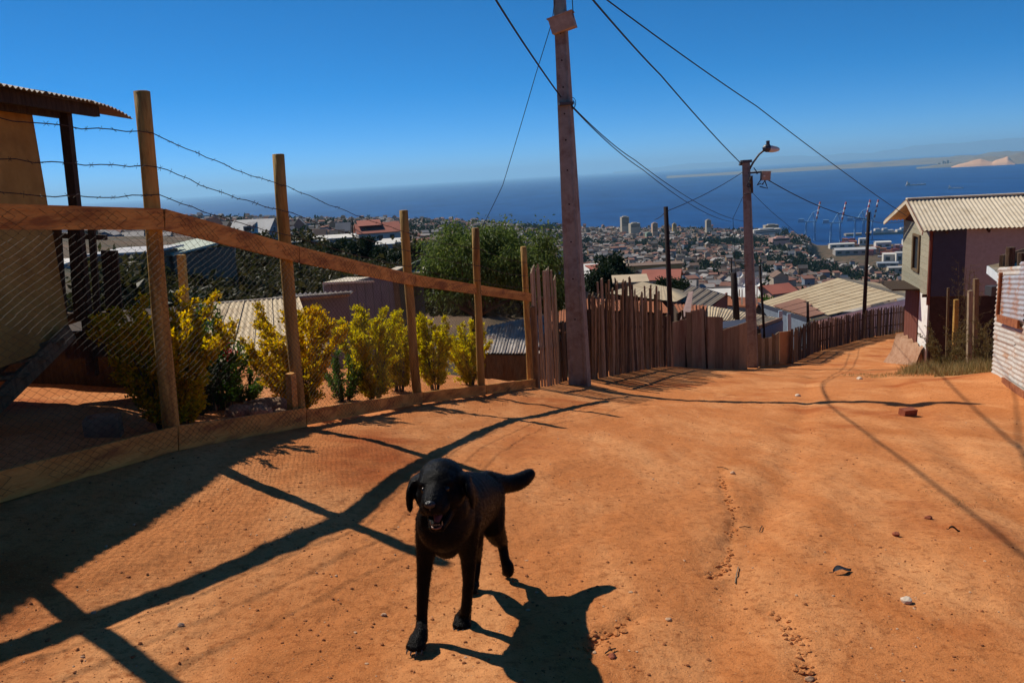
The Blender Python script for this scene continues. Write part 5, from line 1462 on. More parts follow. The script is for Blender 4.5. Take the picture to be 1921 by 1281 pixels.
# ------------------------------------------------------------------ scrub and trees on the valley slope
def proto_bush(seed, n, leafL, mt, h=1.0, r_=1.0, name='scrub_bush', conical=False):
    rs = np.random.RandomState(seed)
    C = unit(rs.normal(0, 1, (26, 3))) * rs.uniform(.2, 1, (26, 1)) ** .5; C[:, 2] = np.abs(C[:, 2])
    if conical: C[:, :2] *= (1.0 - .85 * C[:, 2:3])
    C = C * np.array([r_, r_, h]); i = rs.randint(0, 26, n)
    P_ = C[i] + rs.normal(0, .19, (n, 3)) * np.array([r_, r_, h]) * (.5 if conical else 1); P_[:, 2] = np.maximum(P_[:, 2], -.15)
    V, F = leaf_cards(P_, unit(rs.normal(0, 1, (n, 3)) + np.array([0, 0, .3])), unit(rs.normal(0, 1, (n, 3)) + np.array([0, 0, .6])), leafL * rs.uniform(.6, 1.4, n), leafL * .6 * rs.uniform(.6, 1.4, n), rs)
    return V, F
def bush_field(protos, spots, name, label):
    VV, FF, n0 = [], [], 0
    for k, (x, y, s, sz) in enumerate(spots):
        V, F = protos[k % len(protos)]
        z = float(terrain_z(np.array(x), np.array(y))); a = random.uniform(0, 6.28); c_, s_ = math.cos(a), math.sin(a)
        Q = V * np.array([s, s, sz]); Q = np.stack([Q[:, 0] * c_ - Q[:, 1] * s_, Q[:, 0] * s_ + Q[:, 1] * c_, Q[:, 2]], 1) + np.array([x, y, z - .1 * s])
        VV.append(Q); FF.append(F + n0); n0 += len(V)
    return tag(mesh_np(name, np.concatenate(VV), np.concatenate(FF), L_SLOPE), label, kind='stuff')
pr = [proto_bush(200 + k, 420, .30, L_SLOPE) for k in range(5)]
spots = []
rs = random.Random(9)
while len(spots) < 420:
    u = rs.uniform(200, 1010); v = rs.uniform(455, 590)
    p = tpix(u, v, 28, 220)
    if not (30 < p[1] < 165): continue
    if u < 420 and v < 500: continue
    s = rs.uniform(.7, 1.9) * (1 + p[1] / 160); spots.append((p[0], p[1], s, s * rs.uniform(.6, 1.0)))
bush_field(pr, spots, 'slope_scrub', 'dark dry scrub covering the valley slope below the ridge houses')
# trees with parts, placed one by one
def far_tree(u, v, Y, h, w, seed, lab, mt=L_DARK, conical=False, n=1500, leafL=None, group=None):
    p = at(u, v, Y); z = float(terrain_z(np.array(p[0]), np.array(p[1])))
    top = p[2]; base = V3((p[0], p[1], min(z, top - .4 * h)))
    hh = top - base.z
    t = empty('dark_tree', base, lab, 'tree', group)
    mb = MB(); mb.tube([base - Vector((0, 0, .3)), base + Vector((0, 0, hh * .75))], [w * .10, w * .03], 6); mb.build('trunk', BARK, t)
    rs = np.random.RandomState(seed); k = 34
    C = unit(rs.normal(0, 1, (k, 3))) * rs.uniform(.3, 1, (k, 1)) ** .4
    if conical:
        C[:, :2] *= np.clip(.75 - .6 * C[:, 2:3], .12, 1)
    C = np.array(base) + np.array([0, 0, hh - h * .5]) + C * np.array([w * .5, w * .5, h * .5]) * .85
    i = rs.randint(0, k, n); P_ = C[i] + rs.normal(0, .11, (n, 3)) * np.array([w, w, h * .8])
    L = leafL or max(w, h) * .11
    V, F = leaf_cards(P_, unit(rs.normal(0, 1, (n, 3))), unit(rs.normal(0, 1, (n, 3)) + np.array([0, 0, .5])), L * rs.uniform(.6, 1.4, n), L * .55 * rs.uniform(.6, 1.4, n), rs)
    o = mesh_np('crown', V, F, mt, t); o['kind'] = 'stuff'
far_tree(688, 445, 112, 5.2, 3.4, 1, 'tallest dark tree left of the red-roofed house', conical=True)
far_tree(662, 452, 112, 3.8, 3.2, 2, 'dark tree left of the tallest ridge tree')
far_tree(640, 440, 118, 4.5, 2.6, 3, 'dark cypress in front of the long ridge roof', conical=True)
far_tree(620, 452, 115, 3.6, 3.0, 4, 'dark bush tree below the long ridge roof')
far_tree(716, 462, 105, 3.2, 3.0, 5, 'dark tree below the red-roofed house')
far_tree(742, 470, 100, 3.6, 3.2, 6, 'dark tree beside the third fence post top')
far_tree(1148, 481, 92, 4.4, 4.2, 7, 'dark shaggy tree right of the concrete pole', n=3200)
far_tree(1128, 500, 88, 3.4, 3.8, 8, 'lower dark tree beside the shaggy tree', n=2400)
far_tree(1172, 505, 96, 3.4, 3.4, 9, 'dark tree right of the shaggy tree', n=2000)
far_tree(1195, 528, 78, 1.6, 2.2, 14, 'small dark tree above the hipped roof')
far_tree(1252, 521, 84, 2.2, 3.0, 10, 'dark bush tree left of the slender pole')
far_tree(1275, 527, 80, 2.0, 2.6, 11, 'dark bush tree right of the slender pole')
far_tree(1460, 540, 90, 2.6, 4.0, 12, 'grey-green bushy tree right of the lamp pole', mt=L_SCRUB)
far_tree(1425, 556, 75, 1.6, 2.6, 13, 'green bush above the rust roof by the lamp pole', mt=L_GREEN)
far_tree(330, 552, 26, 1.6, 2.6, 15, 'dark green garden tree seen through the first panel')

# ------------------------------------------------------------------ houses across the valley
PAINTS = dict(cream=(.50, .43, .32), white=(.62, .58, .52), grey=(.34, .32, .31), pink=(.55, .33, .27), blue=(.28, .36, .45), ochre=(.55, .38, .16), green=(.30, .38, .27), brown=(.24, .16, .11), peach=(.62, .42, .27))
WM = {k: mat('wall_' + k, c, tuple(x * .85 for x in c), .6, .9) for k, c in PAINTS.items()}
ROOFS = dict(zinc=(.50, .48, .46), pale=(.68, .64, .57), rust=(.30, .13, .075), red=(.42, .13, .085), tan=(.55, .42, .27), dark=(.13, .12, .12), brown=(.22, .145, .10), greyblue=(.30, .33, .37))
RM = {k: mat('roof_' + k, c, tuple(x * .8 for x in c), .5, .75, spec=.3) for k, c in ROOFS.items()}
WIN = mat('dark_window', (.025, .03, .035), (.04, .045, .05), 1, .2, spec=.5)

def place(o, loc, rz, parent=None):
    pass
def block_house(name, label, u, v, Y, L, W, H, rh_, rot, wall, roof, cat='house', group=None, flat=False, win=(), lowest=2.5, over=.35, half=False):
    """v = pixel row of the eave line at the middle of the front; walls go down into the slope"""
    c = V3(at(u, v, Y)); z0 = c.z - H - lowest
    base = Vector((c.x, c.y, c.z - H))
    t = empty(name, base, label, cat, group)
    Rm = Matrix.Rotation(rot, 3, 'Z')
    q = lambda x, y, z: c + Rm @ Vector((x, y, z))
    mb = MB(); mb.hexa([q(-L / 2, -W / 2, z0 - c.z), q(L / 2, -W / 2, z0 - c.z), q(L / 2, W / 2, z0 - c.z), q(-L / 2, W / 2, z0 - c.z)], [q(-L / 2, -W / 2, 0), q(L / 2, -W / 2, 0), q(L / 2, W / 2, 0), q(-L / 2, W / 2, 0)])
    if not flat:
        for sx in (-1, 1):
            mb.add([q(sx * L / 2, -W / 2, 0), q(sx * L / 2, W / 2, 0), q(sx * L / 2, 0, rh_)], [(0, 1, 2)])
    mb.build('wall', wall, t)
    if flat:
        mb = MB(); o_ = over; mb.hexa([q(-L / 2 - o_, -W / 2 - o_, .02), q(L / 2 + o_, -W / 2 - o_, .02), q(L / 2 + o_, W / 2 + o_, rh_), q(-L / 2 - o_, W / 2 + o_, rh_)], [q(-L / 2 - o_, -W / 2 - o_, .16), q(L / 2 + o_, -W / 2 - o_, .16), q(L / 2 + o_, W / 2 + o_, rh_ + .14), q(-L / 2 - o_, W / 2 + o_, rh_ + .14)]); mb.build('roof', roof, t)
    else:
        s_ = rh_ / (W / 2)
        for sg in (-1, 1):
            mb = MB(); o_ = over
            slab(mb, q(-L / 2 - o_, sg * (W / 2 + o_), -o_ * s_ + .1), q(L / 2 + o_, sg * (W / 2 + o_), -o_ * s_ + .1), q(L / 2 + o_, 0, rh_ + .1), q(-L / 2 - o_, 0, rh_ + .1), .08)
            mb.build('roof_slope', roof, t)
    for (fx, zz, w, h, face) in win:
        if face == 'f': a = q(fx * L, -W / 2 - .03, zz); rr_ = rot
        else: a = q(L / 2 + .03, fx * W, zz); rr_ = rot + math.pi / 2
        mb = MB(); mb.box(a, (w + .2, .08, h + .2), (0, 0, rr_)); wf_ = mb.build('window_frame', WM['white'], t)
        nrm = Matrix.Rotation(rr_, 3, 'Z') @ Vector((0, -1, 0))
        mb = MB(); mb.box(a + nrm * .03, (w, .06, h), (0, 0, rr_)); mb.build('pane', WIN, wf_)
    return t, q
g, q = block_house('dormer_house', 'grey house with steep pale roof and dormer on the ridge', 480, 440, 150, 7.6, 6.4, 3, 2.7, R(-12), WM['grey'], RM['pale'], win=((.0, .7, .9, 1.0, 's'), (.2, -1.4, 1.0, 1.0, 'f')))
mb = MB(); mb.hexa([q(-.9, -2.6, .7), q(.9, -2.6, .7), q(.9, -.6, 1.9), q(-.9, -.6, 1.9)], [q(-.9, -2.6, 1.7), q(.9, -2.6, 1.7), q(.9, -.6, 2.35), q(-.9, -.6, 2.35)]); dr = mb.build('dormer', WM['grey'], g)
mb = MB(); mb.box(q(0, -2.64, 1.2), (1.3, .06, .7), (0, 0, R(-12))); mb.build('pane', WIN, dr)
block_house('long_roof_house', 'long low house with flat cream roof on the ridge', 586, 452, 138, 8.4, 5, 2.6, .55, R(-4), WM['grey'], RM['pale'], flat=True, win=((-.3, -1.1, 1, 1, 'f'), (.1, -1.1, 1, 1, 'f'), (.35, -1.1, 1, 1, 'f')))
block_house('pale_blue_house', 'small pale house between the long roof and the red roof', 648, 446, 135, 4.6, 4, 2.6, .35, R(0), WM['blue'], RM['pale'], flat=True)
g, q = block_house('red_roof_house', 'white house with red roof and three dark windows on the ridge', 708, 434, 132, 6.6, 5.2, 3.4, 1.3, R(16), WM['white'], RM['red'], win=((.30, -.9, .7, .8, 'f'), (.02, -.9, .7, .8, 'f'), (.0, -.9, .7, .8, 's')))
mb = MB(); slab(mb, q(-3.2, -1.6, 1.1), q(.6, -1.6, 1.1), q(.6, .6, 1.9), q(-3.2, .6, 1.9), .1); mb.build('upper_roof', RM['red'], g)
block_house('small_white_house', 'small white house with cream roof below the red roof', 716, 459, 116, 3.0, 2.8, 2.6, .3, R(10), WM['white'], RM['pale'], flat=True, win=((.1, -1.0, .5, .6, 'f'),))
block_house('small_grey_house', 'small pale house right of the small white house', 738, 455, 122, 3.0, 3.0, 2.4, .4, R(0), WM['cream'], RM['pale'], flat=True, win=((.0, -.9, .5, .6, 'f'),))
block_house('green_roof_house', 'low house with pale green flat roof left of the second post', 350, 472, 62, 3.6, 6.5, 2.4, .6, R(-22), WM['brown'], mat('pale_green_roof', (.50, .54, .42), (.42, .46, .36), .6, .8), flat=True, win=((.0, -1.0, .7, .7, 'f'),), lowest=1.5)
block_house('brown_terrace_house', 'dark brown terrace house with thin roof left of the first post', 255, 473, 58, 4.2, 4.0, 1.6, .1, R(-6), WM['brown'], RM['zinc'], flat=True, lowest=1)
block_house('pink_gable_house', 'small pinkish house with red roof seen left of the first post', 250, 503, 86, 3.0, 3.4, 2.2, .8, R(-20), WM['grey'], RM['red'], lowest=2)
block_house('cream_gable_house', 'cream house above the pinkish gable house', 262, 491, 98, 3.4, 3.6, 2.0, .7, R(-20), WM['cream'], RM['pale'], lowest=2)
block_house('white_wall_house', 'bright white small house seen between the porch boards', 105, 500, 70, 2.2, 2.6, 2.0, .4, R(-10), WM['white'], RM['pale'], flat=True, lowest=2)
t = empty('terrace_railing', at(410, 480, 66), 'white railing of the terrace left of the second post', 'railing')
for k in range(7):
    a, b = V3(at(396 + 7.5 * k, 484 - .3 * k, 66)), V3(at(396 + 7.5 * k, 466 - .3 * k, 66)); mb = MB(); mb.bar(a, b, .06, .06, up=(0, 1, 0)); mb.build('baluster', WM['white'], t)
mb = MB(); mb.bar(at(394, 466, 66), at(444, 464, 66), .08, .06); mb.build('handrail', WM['white'], t)
for k, (u, v, Y, L, W, H, r_, rot, w_, ro, fl, lab) in enumerate(((1106, 506, 120, 3.4, 4, 2.6, .5, .1, 'white', 'pale', True, 'white-roofed small house right of the concrete pole'), (1108, 522, 95, 3.0, 3.2, 2.4, .5, .1, 'grey', 'pale', True, 'pale curved-roof house below the white-roofed one'), (1128, 508, 112, 2.6, 3.2, 2.4, .6, .3, 'brown', 'red', True, 'house with dark red roof beside the shaggy tree'),
        (1182, 528, 74, 2.6, 2.6, 2.2, .3, -.1, 'brown', 'tan', True, 'small hut with yellowish roof above the hipped roof'), (1222, 517, 110, 4, 4.5, 2.6, .9, .5, 'grey', 'dark', False, 'dark-roofed house left of the red gable roof'), (1242, 520, 100, 4.2, 4.2, 2.6, .9, -.3, 'white', 'red', False, 'house with bright red gable roof beside the slender pole'), (1145, 498, 150, 5, 4, 2.6, .4, 0, 'white', 'tan', True, 'tan flat-roofed house behind the shaggy tree'),
        (1215, 497, 170, 14, 3, 2.2, .2, -.04, 'ochre', 'brown', True, 'long low brown wall-like building on the hillside'), (1350, 556, 78, 7.0, 4, 1.2, .3, -.2, 'white', 'pale', True, 'bright white roof beside the thick black pole'), (1455, 545, 85, 2.6, 3.0, 2.2, .6, .3, 'pink', 'red', False, 'small red-roofed house right of the lamp pole'))):
    block_house('small_house', lab, u, v, Y, L, W, H, r_, rot, WM[w_], RM[ro], flat=fl)
thin_pole('ridge_lamp', 662, 442, 660, 406, 130, .10, .07, 'thin street light on the ridge between the pale and red-roofed houses', W_BLACK)

# ------------------------------------------------------------------ the town on the far hillsides
CM = [mat('town_' + n, c, tuple(x * .8 for x in c), .25, .85) for n, c in (('roof_zinc', (.34, .31, .285)), ('roof_pale', (.56, .49, .41)), ('roof_rust', (.20, .125, .09)), ('roof_red', (.25, .115, .08)), ('roof_brown', (.18, .13, .10)), ('roof_dark', (.10, .085, .08)),
      ('wall_cream', (.40, .33, .25)), ('wall_white', (.56, .51, .45)), ('wall_grey', (.24, .22, .20)), ('wall_pink', (.32, .20, .155)), ('wall_blue', (.20, .24, .29)), ('wall_ochre', (.34, .22, .12)), ('window', (.03, .03, .035)), ('wall_green', (.24, .30, .21)))]
def house_mesh(L, W, H, rh_, kind, ri, wi, low=3.0):
    """faces with material numbers: (verts, quads/tris, mats)"""
    v = [(-L / 2, -W / 2, -low), (L / 2, -W / 2, -low), (L / 2, W / 2, -low), (-L / 2, W / 2, -low), (-L / 2, -W / 2, H), (L / 2, -W / 2, H), (L / 2, W / 2, H), (-L / 2, W / 2, H)]
    f = [(0, 1, 5, 4), (1, 2, 6, 5), (2, 3, 7, 6), (3, 0, 4, 7)]; m_ = [wi] * 4
    if kind == 0:
        o_ = .4
        v += [(-L / 2 - o_, 0, H + rh_), (L / 2 + o_, 0, H + rh_), (-L / 2 - o_, -W / 2 - o_, H - .1), (L / 2 + o_, -W / 2 - o_, H - .1), (L / 2 + o_, W / 2 + o_, H - .1), (-L / 2 - o_, W / 2 + o_, H - .1)]
        f += [(10, 11, 9, 8), (12, 13, 8, 9), (4, 7, 8), (5, 9, 6)]; m_ += [ri, ri, wi, wi]
    else:
        o_ = .35
        v += [(-L / 2 - o_, -W / 2 - o_, H), (L / 2 + o_, -W / 2 - o_, H), (L / 2 + o_, W / 2 + o_, H + rh_ * .5), (-L / 2 - o_, W / 2 + o_, H + rh_ * .5), (-L / 2 - o_, -W / 2 - o_, H + .25), (L / 2 + o_, -W / 2 - o_, H + .25), (L / 2 + o_, W / 2 + o_, H + rh_ * .5 + .25), (-L / 2 - o_, W / 2 + o_, H + rh_ * .5 + .25)]
        f += [(12, 13, 14, 15), (8, 9, 13, 12), (9, 10, 14, 13), (10, 11, 15, 14), (11, 8, 12, 15)]; m_ += [ri] * 5
    for k in range(2 if L > 7 else 1):
        x = (k - .5) * L * .5 if L > 7 else -.1 * L
        n = len(v); v += [(x - .55, -W / 2 - .03, H * .35), (x + .55, -W / 2 - .03, H * .35), (x + .55, -W / 2 - .03, H * .75), (x - .55, -W / 2 - .03, H * .75)]; f.append((n, n + 1, n + 2, n + 3)); m_.append(12)
    return v, f, m_
rs = random.Random(31)
VAR = []
ROOFN = ['grey zinc', 'pale', 'rust-brown', 'red', 'brown', 'dark']; WALLN = {6: 'cream', 7: 'white', 8: 'grey', 9: 'pink', 10: 'blue', 11: 'ochre', 13: 'green'}
for k in range(26):
    kind = rs.choice((0, 0, 1)); ri = rs.choice((0, 0, 0, 1, 2, 2, 4, 4, 4, 4, 4, 5, 3)); wi = rs.choice((6, 6, 6, 7, 8, 8, 8, 9, 10, 11))
    L, W, H = rs.uniform(5.0, 8.6), rs.uniform(4.2, 6.0), rs.choice((2.4, 2.6, 2.8, 4.8))
    VAR.append((house_mesh(L, W, H, rs.uniform(.9, 1.7), kind, ri, wi), kind, ri, wi, H))
cand = []
r_ = 270.0
while r_ < 1960:
    step = 6.3 * (1 + .10 * rs.random())
    azs = R(-37)
    while azs < R(35.5):
        azs += (7.0 + rs.uniform(-1.0, 2.6) + (9 if rs.random() < .07 else 0)) / r_
        rr_ = r_ + rs.uniform(-2.5, 2.5)
        cand.append((rr_ * math.sin(azs), rr_ * math.cos(azs), azs, rr_))
    r_ += step * (1 + (.9 if int(r_ / 8.2) % 3 == 0 else .15))
cx_ = np.array(cand); cz_ = terrain_z(cx_[:, 0], cx_[:, 1])
town = []
patch = fbm(cx_[:, 0] * .006, cx_[:, 1] * .006, 91, 3)
patch2 = fbm(cx_[:, 0] * .02, cx_[:, 1] * .02, 95, 2)
# what the camera can see of the town: running horizon of the terrain along each direction
def hidden(x, y, z):
    s = np.linspace(.06, .985, 70)[:, None]
    zt = terrain_z(x[None] * s, y[None] * s)
    return ((zt - 1.0 - z[None] * s) > 0).any(0)
hid = np.zeros(len(cand), bool)
for a in range(0, len(cand), 4000):
    hid[a:a + 4000] = hidden(cx_[a:a + 4000, 0], cx_[a:a + 4000, 1], cz_[a:a + 4000] + 5.5)
for (x, y, a, rr_), z, h, p1, p2 in zip(cand, cz_, hid, patch, patch2):
    if h or z < -190: continue
    if p1 < -.38 or (p2 < -.5): continue
    if a < -.02 and rr_ < 330: continue
    if a > .362 and rr_ > 1230: continue
    d = np.array([x, y, z]); c = d @ fw; u = CX + FPX * (d @ RT) / c; v = CY - FPX * (d @ UP) / c
    if not (-40 < u < 1960): continue
    town.append((rr_, x, y, z, a))
town.sort()
protos = []
for (v, f, m_), kind, ri, wi, H in VAR:
    roofset = {i for i, q_ in enumerate(m_) if q_ < 6}
    def sub(keep, name):
        me = bpy.data.meshes.new(name); used = sorted({i for k in keep for i in f[k]}); mp = {o: i for i, o in enumerate(used)}
        me.from_pydata([v[i] for i in used], [], [[mp[i] for i in f[k]] for k in keep])
        mats = sorted({m_[k] for k in keep})
        for q_ in mats: me.materials.append(CM[q_])
        me.polygons.foreach_set('material_index', [mats.index(m_[k]) for k in keep]); me.update(); return me
    protos.append((sub([i for i in range(len(f)) if i not in roofset], 'wall'), sub(sorted(roofset), 'roof'), f"small {WALLN[wi]} {'two-storey ' if H > 4 else ''}house with {ROOFN[ri]} {'gabled' if kind == 0 else 'flat'} roof"))
NEAR = 300
for (rr_, x, y, z, a) in town[:NEAR]:
    wme, rme, lab = protos[rs.randrange(len(protos))]
    e = bpy.data.objects.new('town_house', None); COL.objects.link(e); e.empty_display_size = .5; e.location = (x, y, z); e.rotation_euler = (0, 0, -a * .3 + rs.choice((0, 0, 1.57)) + rs.gauss(0, .22))
    sc_ = rs.uniform(.85, 1.12); e.scale = (sc_,) * 3
    d = np.array([x, y, z]); uu = CX + FPX * (d @ RT) / (d @ fw)
    wh = next(w_ for lim, w_ in ((300, 'seen left of the first post'), (545, 'between the first and second posts'), (770, 'between the second and third posts'), (1065, 'behind the green tree'), (1160, 'just right of the concrete pole'), (1252, 'left of the slender dark pole'), (1330, 'right of the slender dark pole'), (1400, 'left of the lamp pole'), (1480, 'right of the lamp pole'), (1560, 'above the large tan roof'), (1625, 'left of the bend pole'), (9999, 'right of the bend pole')) if uu < lim)
    tag(e, lab + ' ' + wh, 'house', 'houses of the hillside town')
    for nm, me in (('wall', wme), ('roof', rme)):
        o = bpy.data.objects.new(nm, me); COL.objects.link(o); o.parent = e
VV, TT, MM, QQ, QM, n0 = [], [], [], [], [], 0
for (rr_, x, y, z, a) in town[NEAR:]:
    (v, f, m_), kind, ri, wi, H = VAR[rs.randrange(len(VAR))]
    th = -a * .3 + rs.choice((0, 0, 1.57)) + rs.gauss(0, .25); c_, s_ = math.cos(th), math.sin(th)
    q_ = rs.uniform(.85, 1.15) * (1 + .12 * (rr_ > 900)); zq = 1.0 if rs.random() > .1 else 1.9
    A = np.array(v) * q_; A[:, 2] *= zq
    A = np.stack([A[:, 0] * c_ - A[:, 1] * s_ + x, A[:, 0] * s_ + A[:, 1] * c_ + y, A[:, 2] + z], 1)
    VV.append(A)
    for k, ff in enumerate(f):
        if len(ff) == 4:
            TT.append((ff[0] + n0, ff[1] + n0, ff[2] + n0)); TT.append((ff[0] + n0, ff[2] + n0, ff[3] + n0)); MM += [m_[k]] * 2
        else:
            TT.append(tuple(i + n0 for i in ff)); MM.append(m_[k])
    n0 += len(v)
o = mesh_np('town_houses', np.concatenate(VV), np.array(TT), CM, mi=MM)
tag(o, 'mass of small houses covering the far hillsides', kind='stuff')
# trees among the houses: one mass of small crowns
pr = [proto_bush(300 + k, 70, .75, L_DARK, 1.0, 1.0) for k in range(4)]
VV, FF, n0 = [], [], 0
dense = fbm(cx_[:, 0] * .012, cx_[:, 1] * .012, 71, 3)
cnt = 0
for (x, y, a, rr_), z, h, p1, dn in zip(cand, cz_, hid, patch, dense):
    if z < -190 or rr_ > 1900 or (a > .362 and rr_ > 1230) or (a < -.02 and rr_ < 330): continue
    if h and rs.random() < .5: continue
    if rs.random() > (.34 if (p1 < -.32 or dn > .36) else .035): continue
    x += rs.uniform(-5, 5); y += rs.uniform(-5, 5)
    V, F = pr[rs.randrange(4)]; s = rs.uniform(2.0, 4.6) * (1 + .3 * (rr_ > 800))
    VV.append(V * np.array([s, s, s * rs.uniform(1.0, 1.7)]) + np.array([x, y, z])); FF.append(F + n0); n0 += len(V); cnt += 1
o = mesh_np('town_trees', np.concatenate(VV), np.concatenate(FF), L_DARK)
tag(o, 'dark trees scattered among the far houses', kind='stuff')
print('town houses', len(town), 'trees', cnt)

# taller buildings on the skyline of the town
def tower(name, u, vt, vb, Y, w_px, mt, lab, floors, depth=.8, cat='building', bays=4):
    p = V3(at(u, vb, Y)); top = float(at(u, vt, Y)[2]); H = top - p.z; w = w_px / FPX * Y * 1.02
    t = empty(name, p, lab, cat)
    mb = MB(); mb.box((p.x, p.y, p.z + H / 2 - 6), (w, w * depth, H + 12), (0, 0, R(8))); mb.build('wall', mt, t)
    mb = MB(); mb.box((p.x, p.y, p.z + H + .9), (w * .5, w * depth * .5, 1.8), (0, 0, R(8))); mb.build('roof_block', mt, t)
    Rm = Matrix.Rotation(R(8), 3, 'Z')
    for k in range(floors):
        mb = MB(); c = V3((p.x, p.y, p.z + H * (k + .55) / floors)) + Rm @ Vector((0, -w * depth / 2 - .05, 0)); mb.box(c, (w * .86, .2, H / floors * .45), (0, 0, R(8))); mb.build('window_band', CM[12], t)
    return t
tower('apartment_tower', 1172, 407, 424, 1700, 14, WM['cream'], 'pale square tower on the town skyline right of the concrete pole', 7)
tower('apartment_tower', 1228, 419, 434, 1560, 10, WM['peach'], 'peach tower on the town skyline left of the slender pole', 6)
tower('apartment_tower', 1328.5, 413, 427, 1600, 9, WM['cream'], 'narrow white tower on the town skyline', 7)
tower('apartment_block', 1217, 437, 447, 1450, 11, WM['green'], 'pale green block below the peach tower', 5)
tower('apartment_block', 1265, 420, 428, 1600, 7, WM['ochre'], 'small ochre block on the skyline right of the slender pole', 3)
tower('apartment_block', 1190, 419, 426, 1620, 18, WM['cream'], 'long pale block beside the square tower', 3)
tower('school_building', 1437, 430, 437, 1560, 54, WM['white'], 'long white building at the end of the skyline', 2, .3)
tower('school_building', 1446, 422, 431, 1600, 26, WM['cream'], 'stepped pale upper block behind the long white building', 2, .4)
tower('brick_hall', 1462, 446, 453, 1300, 34, WM['pink'], 'red-brown hall below the long white building', 1, .5)
tower('apartment_block', 567, 413, 426, 1250, 9, WM['cream'], 'pale block on the left skyline beside the second post', 4)
tower('apartment_block', 603, 418, 432, 1150, 8, WM['cream'], 'narrow pale block on the left skyline', 4)
tower('apartment_block', 582, 417, 428, 1240, 16, WM['grey'], 'wide grey block on the left skyline', 3)
tower('domed_hall', 1605, 499, 508, 1100, 20, WM['grey'], 'low grey hall near the harbour plain', 1, .6)
far_tree(1472, 426, 1600, 22, 18, 21, 'dark tall tree at the right end of the skyline', n=500)

# ------------------------------------------------------------------ harbour
QZ = SEA_Z + 4
def quay_y(u, v): 
    p = at(u, v, 1000.0); return 1000.0 * QZ / p[2]
CRB = mat('crane_blue', (.24, .42, .60), (.20, .36, .52), .2, .6); CRW_ = mat('crane_white', (.75, .74, .72), (.68, .67, .65), .2, .6); CRR = mat('crane_red', (.55, .10, .07), (.48, .08, .06), .2, .6)
def crane(u, vtop, vbase, Y, lab, sc_=1.0):
    p = at(u, vbase, Y); base = Vector((p[0], p[1], QZ)); t = empty('harbour_crane', base, lab, 'crane', 'gantry cranes on the quay')
    H = 46 * sc_
    Rm = Matrix.Rotation(R(-28), 3, 'Z')
    q = lambda x, y, z: base + Rm @ Vector((x, y, z))
    for x in (-11, 11):
        for y in (-8, 8):
            mb = MB(); mb.bar(q(x, y, -3), q(x * .9, y * .8, H), 2.4, 2.4, up=(0, 1, 0)); mb.build('leg', CRB, t)
        mb = MB(); mb.bar(q(x, -8, H * .38), q(x, 8, H * .38), 2, 2.4); mb.build('portal_beam', CRB, t)
        mb = MB(); mb.bar(q(x * .9, -7, H), q(x * .9, 7, H), 2, 2.4); mb.build('portal_beam', CRB, t)
    for y in (-4, 4):
        mb = MB(); mb.bar(q(-30, y, H + 1), q(14, y, H + 1), 1.6, 2.6); mb.build('girder', CRB, t)
    mb = MB(); mb.box(q(-22, 0, H + 5), (13, 9, 7.5), Rm); mb.build('machinery_house', CRB, t)
    mb = MB(); mb.bar(q(10, 0, H), q(5, 0, H + 24), 2, 2, up=(0, 1, 0)); mb.bar(q(-8, 0, H), q(5, 0, H + 24), 1.4, 1.4, up=(0, 1, 0)); mb.build('apex_frame', CRB, t)
    n = 8; a, b = q(13, 0, H + 2), q(22, 0, H + 2 + 52 * sc_)
    for k in range(n):
        mb = MB(); mb.bar(a.lerp(b, k / n), a.lerp(b, (k + .98) / n), 3.2, 3.2, up=(0, 1, 0)); mb.build('boom_section', CRR if k % 2 else CRW_, t)
    mb = MB(); mb.tube([q(5, 0, H + 24), a.lerp(b, .6)], .5, 4); mb.build('stay_cable', CRB, t)
    return t
for (u, vb, lab) in ((1520, 449, 'leftmost harbour crane with raised striped boom'), (1567, 452, 'second harbour crane from the left'), (1612, 447, 'third harbour crane, left of the two close together'), (1627, 447, 'rightmost harbour crane beside the bend pole')):
    crane(u, 0, vb, quay_y(u, vb), lab, .92)
def hb_box(name, u, v, w, d, h, mt, lab, cat, rot=-.35, roof=None, z=None, group=None):
    Y = quay_y(u, v); p = at(u, v, Y); z = QZ if z is None else z
    mb = MB(); mb.box((p[0], p[1], z + h / 2 - 2), (w, d, h + 4), (0, 0, rot))
    if roof is None:
        o = mb.build(name, mt, origin=(p[0], p[1], z)); return tag(o, lab, cat, group)
    t = empty(name, (p[0], p[1], z), lab, cat, group); mb.build('wall', mt, t)
    Rm = Matrix.Rotation(rot, 3, 'Z'); c = Vector((p[0], p[1], z + h)); mb = MB()
    for sg in (-1, 1): slab(mb, c + Rm @ Vector((-w / 2 - 1, sg * (d / 2 + 1), 0)), c + Rm @ Vector((w / 2 + 1, sg * (d / 2 + 1), 0)), c + Rm @ Vector((w / 2 + 1, 0, d * .09 + .5)), c + Rm @ Vector((-w / 2 - 1, 0, d * .09 + .5)), .4)
    mb.build('roof', roof, t)
    for k in range(max(2, int(w / 14))):
        x = -w / 2 + (k + .5) * w / max(2, int(w / 14)); q_ = Vector((p[0], p[1], z + h * .5)) + Rm @ Vector((x, -d / 2 - .1, 0)); mb = MB(); mb.box(q_, (w / max(2, int(w / 14)) * .5, .3, h * .4), (0, 0, rot)); mb.build('window', CM[12], t)
    return t
